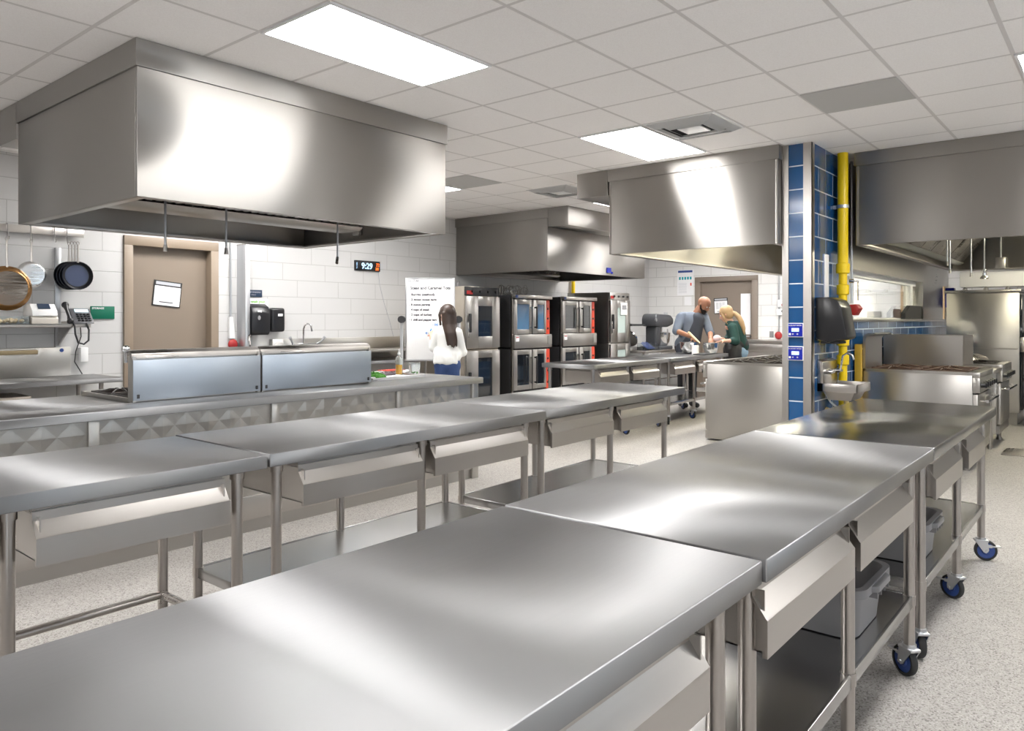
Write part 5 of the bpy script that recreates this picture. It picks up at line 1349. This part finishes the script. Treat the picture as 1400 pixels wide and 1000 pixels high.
m.sph(P_(-.022, 0, .040), .100, (1.02, .92, .95), 20, B); m.sph(P_(-.05, 0, -.02), .085, (.8, 1.0, 1.1), 16, B)
for k in range(15):
    u = k / 14; an = -1.25 + 2.5 * u
    p0 = P_(-.03 - .06 * math.cos(an), .085 * math.sin(an), .02); p1 = P_(-.045 - .055 * math.cos(an), .090 * math.sin(an), -.12); p2 = P_(-.085 - .05 * math.cos(an), .085 * math.sin(an), -.22)
    p3 = P_(-.10 - .05 * math.cos(an), .070 * math.sin(an), -.33 - .05 * random.random() - .02 * math.cos(an))
    m.cap(p0, p1, .024, .022, 8); m.cap(p1, p2, .022, .019, 8); m.cap(p2, p3, .019, .008, 8)
for q in (-1, 1): m.cap(P_(.062, q * .03, .085), P_(.035, q * .083, .0), .018, .018, 8); m.cap(P_(.035, q * .083, .0), P_(.0, q * .09, -.12), .018, .014, 8)
solid(m, 'hair', 'hairb', wp, .008, 2)
pm_ = MB(); tip = wl + (Q(-.02, .09, .06) - Q(0, 0, 0)).normalized() * .10
pm_.cyl(tip, tip + FWD * .09 + Vector((0, 0, .02)), .008, 10); tag(pm_.build('marker_pen', 'inkb'), 'blue marker pen in the hand of the woman at the whiteboard', 'pen')

# --- man bending over the steel bowl
mp_ = thing('person', 'bald bearded man in a blue grey shirt and dark apron bending over a bowl', 'person', (11.08, 5.52, 0))
Q = frame((11.08, 5.52))
m = MB()
hd = Q(.60, -.62, -.62) - Q(0, 0, 0)
P_, B = head(m, Q(.27, -.08, 1.655), hd, (.0, 0, 1), 1.14, 1.05)
m.cap(Q(.15, -.02, 1.48), Q(.22, -.04, 1.60), .070, .066)
m.cap(Q(.09, -.02, 1.36), Q(.03, 0, 1.08), .15, .14, 18); m.cap(Q(-.06, .0, 1.45), Q(.29, .0, 1.45), .075, .075)
m.cap(Q(-.06, .0, .98), Q(.09, 0, .98), .115, .115, 16)
sl, el, wl = Q(-.09, -.02, 1.45), Q(-.19, -.16, 1.235), Q(.0, -.47, 1.14)
sr, er, wr_ = Q(.30, .0, 1.44), Q(.36, -.14, 1.20), Q(.27, -.48, 1.12)
m.cap(sl, el, .058, .047); m.cap(el, wl, .047, .031); hand(m, wl, Q(.05, -.12, -.08) - Q(0, 0, 0), -1, Q(0, 0, -1) - Q(0, 0, 0), 1.1, .8)
m.cap(sr, er, .058, .047); m.cap(er, wr_, .047, .031); hand(m, wr_, Q(-.02, -.12, -.07) - Q(0, 0, 0), 1, Q(0, 0, -1) - Q(0, 0, 0), 1.1, .8)
for a, hx in ((-.07, -.05), (.11, .08)):
    m.cap(Q(hx, 0, .96), Q(a, -.01, .52), .095, .062); m.cap(Q(a, -.01, .52), Q(a, .02, .10), .060, .040); m.cap(Q(a, .05, .05), Q(a + .03, -.16, .04), .045, .036)
solid(m, 'body', 'skind', mp_, .010, 3)
eyes(P_, mp_, .8)
m = MB()
m.cap(Q(-.06, .0, 1.46), Q(.29, .0, 1.455), .086, .086); m.cap(Q(.09, -.02, 1.38), Q(.03, .0, 1.08), .168, .158, 18); m.cap(Q(-.05, .0, 1.02), Q(.09, 0, 1.02), .135, .135, 16)
m.cap(sl, el, .080, .070); m.cap(sr, er, .078, .068)
solid(m, 'shirt', 'shirtb', mp_, .011, 4)
m = MB()
m.cap(Q(.16, -.10, 1.42), Q(.10, -.09, 1.15), .115, .13, 16); m.cap(Q(.10, -.09, 1.15), Q(.03, -.08, .95), .13, .16, 16); m.cap(Q(-.05, -.06, .95), Q(.10, -.06, .70), .13, .13, 14)
m.cap(Q(.08, -.04, 1.50), Q(.14, -.13, 1.42), .020, .02, 8); m.cap(Q(.25, -.04, 1.50), Q(.20, -.13, 1.42), .02, .02, 8)
solid(m, 'apron', 'apron', mp_, .011, 4)
m = MB()
m.cap(Q(-.05, .01, .97), Q(.09, .01, .97), .135, .135, 16)
for a, hx in ((-.07, -.05), (.11, .08)):
    m.cap(Q(hx, 0, .96), Q(a, -.01, .52), .105, .075); m.cap(Q(a, -.01, .52), Q(a, .02, .12), .072, .060)
solid(m, 'trousers', 'trouser', mp_, .012, 4)
m = MB()
for a in (-.07, .11): m.cap(Q(a, .05, .055), Q(a + .03, -.17, .045), .053, .042)
solid(m, 'shoes', 'blackm', mp_, .012, 3)
m = MB(); m.sph(P_(.040, 0, -.055), .066, (.98, .98, .85), 16, B); m.sph(P_(.062, 0, -.090), .036, (1.1, 1.1, .8), 12, B)
for q in (-1, 1): m.cap(P_(.02, q * .062, -.05), P_(.0, q * .080, .0), .016, .012, 8)
solid(m, 'beard', 'beard', mp_, .009, 2)
t = thing('wooden_paddle', 'pale wooden paddle held by the man in the left bowl', 'utensil', (10.5, 5.1, 1.1))
a0 = Q(-.06, -.46, 1.21); a1 = Q(.06, -.62, 1.06)
m = MB(); m.cap(a0, a1, .022, .016, 10); m.build('handle', 'woodl', t)

# --- girl with blonde ponytail
gp = thing('person', 'girl with a blonde ponytail, dark green sweater and dark apron', 'person', (11.42, 4.88, 0))
Q = frame((11.42, 4.88))
m = MB()
gd = Q(-.85, .35, -.45) - Q(0, 0, 0)
P_, B = head(m, Q(-.10, .0, 1.505), gd, (0, 0, 1), 1.06)
m.cap(Q(.0, .0, 1.33), Q(-.06, .0, 1.43), .058, .052)
m.cap(Q(.05, .0, 1.24), Q(.10, 0, 1.0), .13, .125, 16); m.cap(Q(-.06, -.04, 1.31), Q(.12, .08, 1.31), .068, .068)
m.cap(Q(.07, -.04, .90), Q(.13, .05, .90), .115, .115, 16)
sl, el, wl = Q(-.03, -.12, 1.29), Q(.0, -.20, 1.08), Q(-.24, -.32, 1.085)
sr, er, wr_ = Q(.06, .12, 1.29), Q(-.05, .10, 1.08), Q(-.28, -.20, 1.12)
m.cap(sl, el, .050, .041); m.cap(el, wl, .041, .027); hand(m, wl, Q(-.12, -.04, -.01) - Q(0, 0, 0), 1, Q(0, 0, -1) - Q(0, 0, 0), 1.0, .7)
m.cap(sr, er, .050, .041); m.cap(er, wr_, .041, .027); hand(m, wr_, Q(-.12, -.04, -.01) - Q(0, 0, 0), -1, Q(0, 0, -1) - Q(0, 0, 0), 1.0, .7)
for a, b2_, in ((.07, -.06), (.13, .07)):
    m.cap(Q(a, b2_ * .7, .88), Q(a, b2_, .48), .095, .060); m.cap(Q(a, b2_, .48), Q(a, b2_, .09), .056, .036); m.cap(Q(a + .03, b2_, .045), Q(a - .14, b2_ + .02, .035), .038, .030)
solid(m, 'body', 'skin', gp, .0095, 3)
eyes(P_, gp)
m = MB()
m.cap(Q(-.05, -.04, 1.325), Q(.12, .08, 1.325), .078, .078); m.cap(Q(.05, .0, 1.25), Q(.10, 0, 1.03), .148, .140, 18); m.cap(Q(.05, -.02, 1.0), Q(.14, .02, 1.0), .135, .135, 16)
m.cap(sl, el, .075, .068); m.cap(el, el + (wl - el) * .35, .066, .052); m.cap(sr, er, .070, .062); m.cap(er, er + (wr_ - er) * .35, .06, .05)
solid(m, 'sweater', 'sweater', gp, .011, 4)
m = MB(); m.cap(Q(.07, -.04, .90), Q(.14, .05, .90), .132, .132, 16)
for a, b2_, in ((.07, -.06), (.13, .07)):
    m.cap(Q(a, b2_ * .7, .88), Q(a, b2_, .48), .108, .072); m.cap(Q(a, b2_, .48), Q(a, b2_, .12), .068, .055)
solid(m, 'jeans', 'jeanl', gp, .011, 4)
m = MB(); m.cap(Q(.0, -.06, .96), Q(.02, .04, .96), .14, .14, 16); m.cap(Q(.0, -.08, .93), Q(.0, -.08, .62), .135, .125, 14); m.cap(Q(.0, .05, .93), Q(.0, .05, .62), .13, .12, 14); m.cap(Q(.05, -.02, 1.02), Q(.13, .02, 1.02), .142, .142, 16)
solid(m, 'apron', 'blackm', gp, .011, 4)
m = MB()
for a, b2_ in ((.07, -.06), (.13, .07)): m.cap(Q(a + .03, b2_, .05), Q(a - .15, b2_ + .02, .04), .045, .038)
solid(m, 'shoes', 'blackm', gp, .011, 3)
m = MB(); m.sph(P_(-.022, 0, .040), .106, (1.02, .92, .95), 20, B); m.sph(P_(-.03, 0, -.01), .095, (.85, 1.0, 1.0), 16, B)
m.sph(Q(.02, -.04, 1.52), .035)
pts = [Q(.03, -.05, 1.52), Q(.075, -.09, 1.46), Q(.11, -.12, 1.38), Q(.14, -.13, 1.28), Q(.155, -.13, 1.18)]
for a, b2_, r0, r1 in zip(pts, pts[1:], (.032, .042, .042, .034), (.042, .042, .034, .012)): m.cap(a, b2_, r0, r1, 10)
for q in (-1, 1): m.cap(P_(.055, q * .05, .07), P_(.045, q * .082, -.04), .018, .016, 8); m.cap(P_(.045, q * .082, -.04), P_(.04, q * .080, -.15), .016, .008, 8)
solid(m, 'hair', 'hairl', gp, .009, 2)

# --- bowls and tools on the far table
def bowl(x, y, r, h, label):
    t = thing('mixing_bowl', label, 'bowl', (x, y, .901), 0, 'steel mixing bowls')
    m = MB(); m.lathe([(0, 0), (r * .5, 0), (r * .72, .02), (r * .93, h * .5), (r, h), (r + .008, h), (r + .008, h + .004), (r - .004, h + .003), (r * .91, h * .5), (r * .70, .026), (0, .006)], (0, 0, 0), 32)
    m.build('bowl_wall', 'chrome', t, world=False); return t
bowl(10.43, 5.14, .145, .17, 'steel mixing bowl in front of the man')
bowl(10.60, 4.87, .12, .16, 'steel mixing bowl beside the girl, on a dark tray')
tag(MB().cyl((10.28, 4.97, .901), (10.28, 4.97, 1.03), .05, 24, .055).build('white_jug', 'paper'), 'white jug standing between the two steel bowls', 'jug')
tag(MB().box(10.10, 10.42, 4.74, 4.92, .901, .915, .003).build('dark_tray', 'blackm'), 'dark flat tray in front of the bowls at the table end', 'tray')
t = thing('pink_ladle', 'pale pink round scoop held above the right bowl', 'scoop', (10.75, 4.9, 1.1))
c_ = Q(-.36, -.42, 1.13); MB().sph(c_, .060, (1, 1, .8)).build('scoop_cup', pm('pale pink plastic', (.80, .60, .62), .5), t)
MB().cap(c_, Q(-.25, -.34, 1.09), .010, .010, 8).build('scoop_handle', 'paper', t)
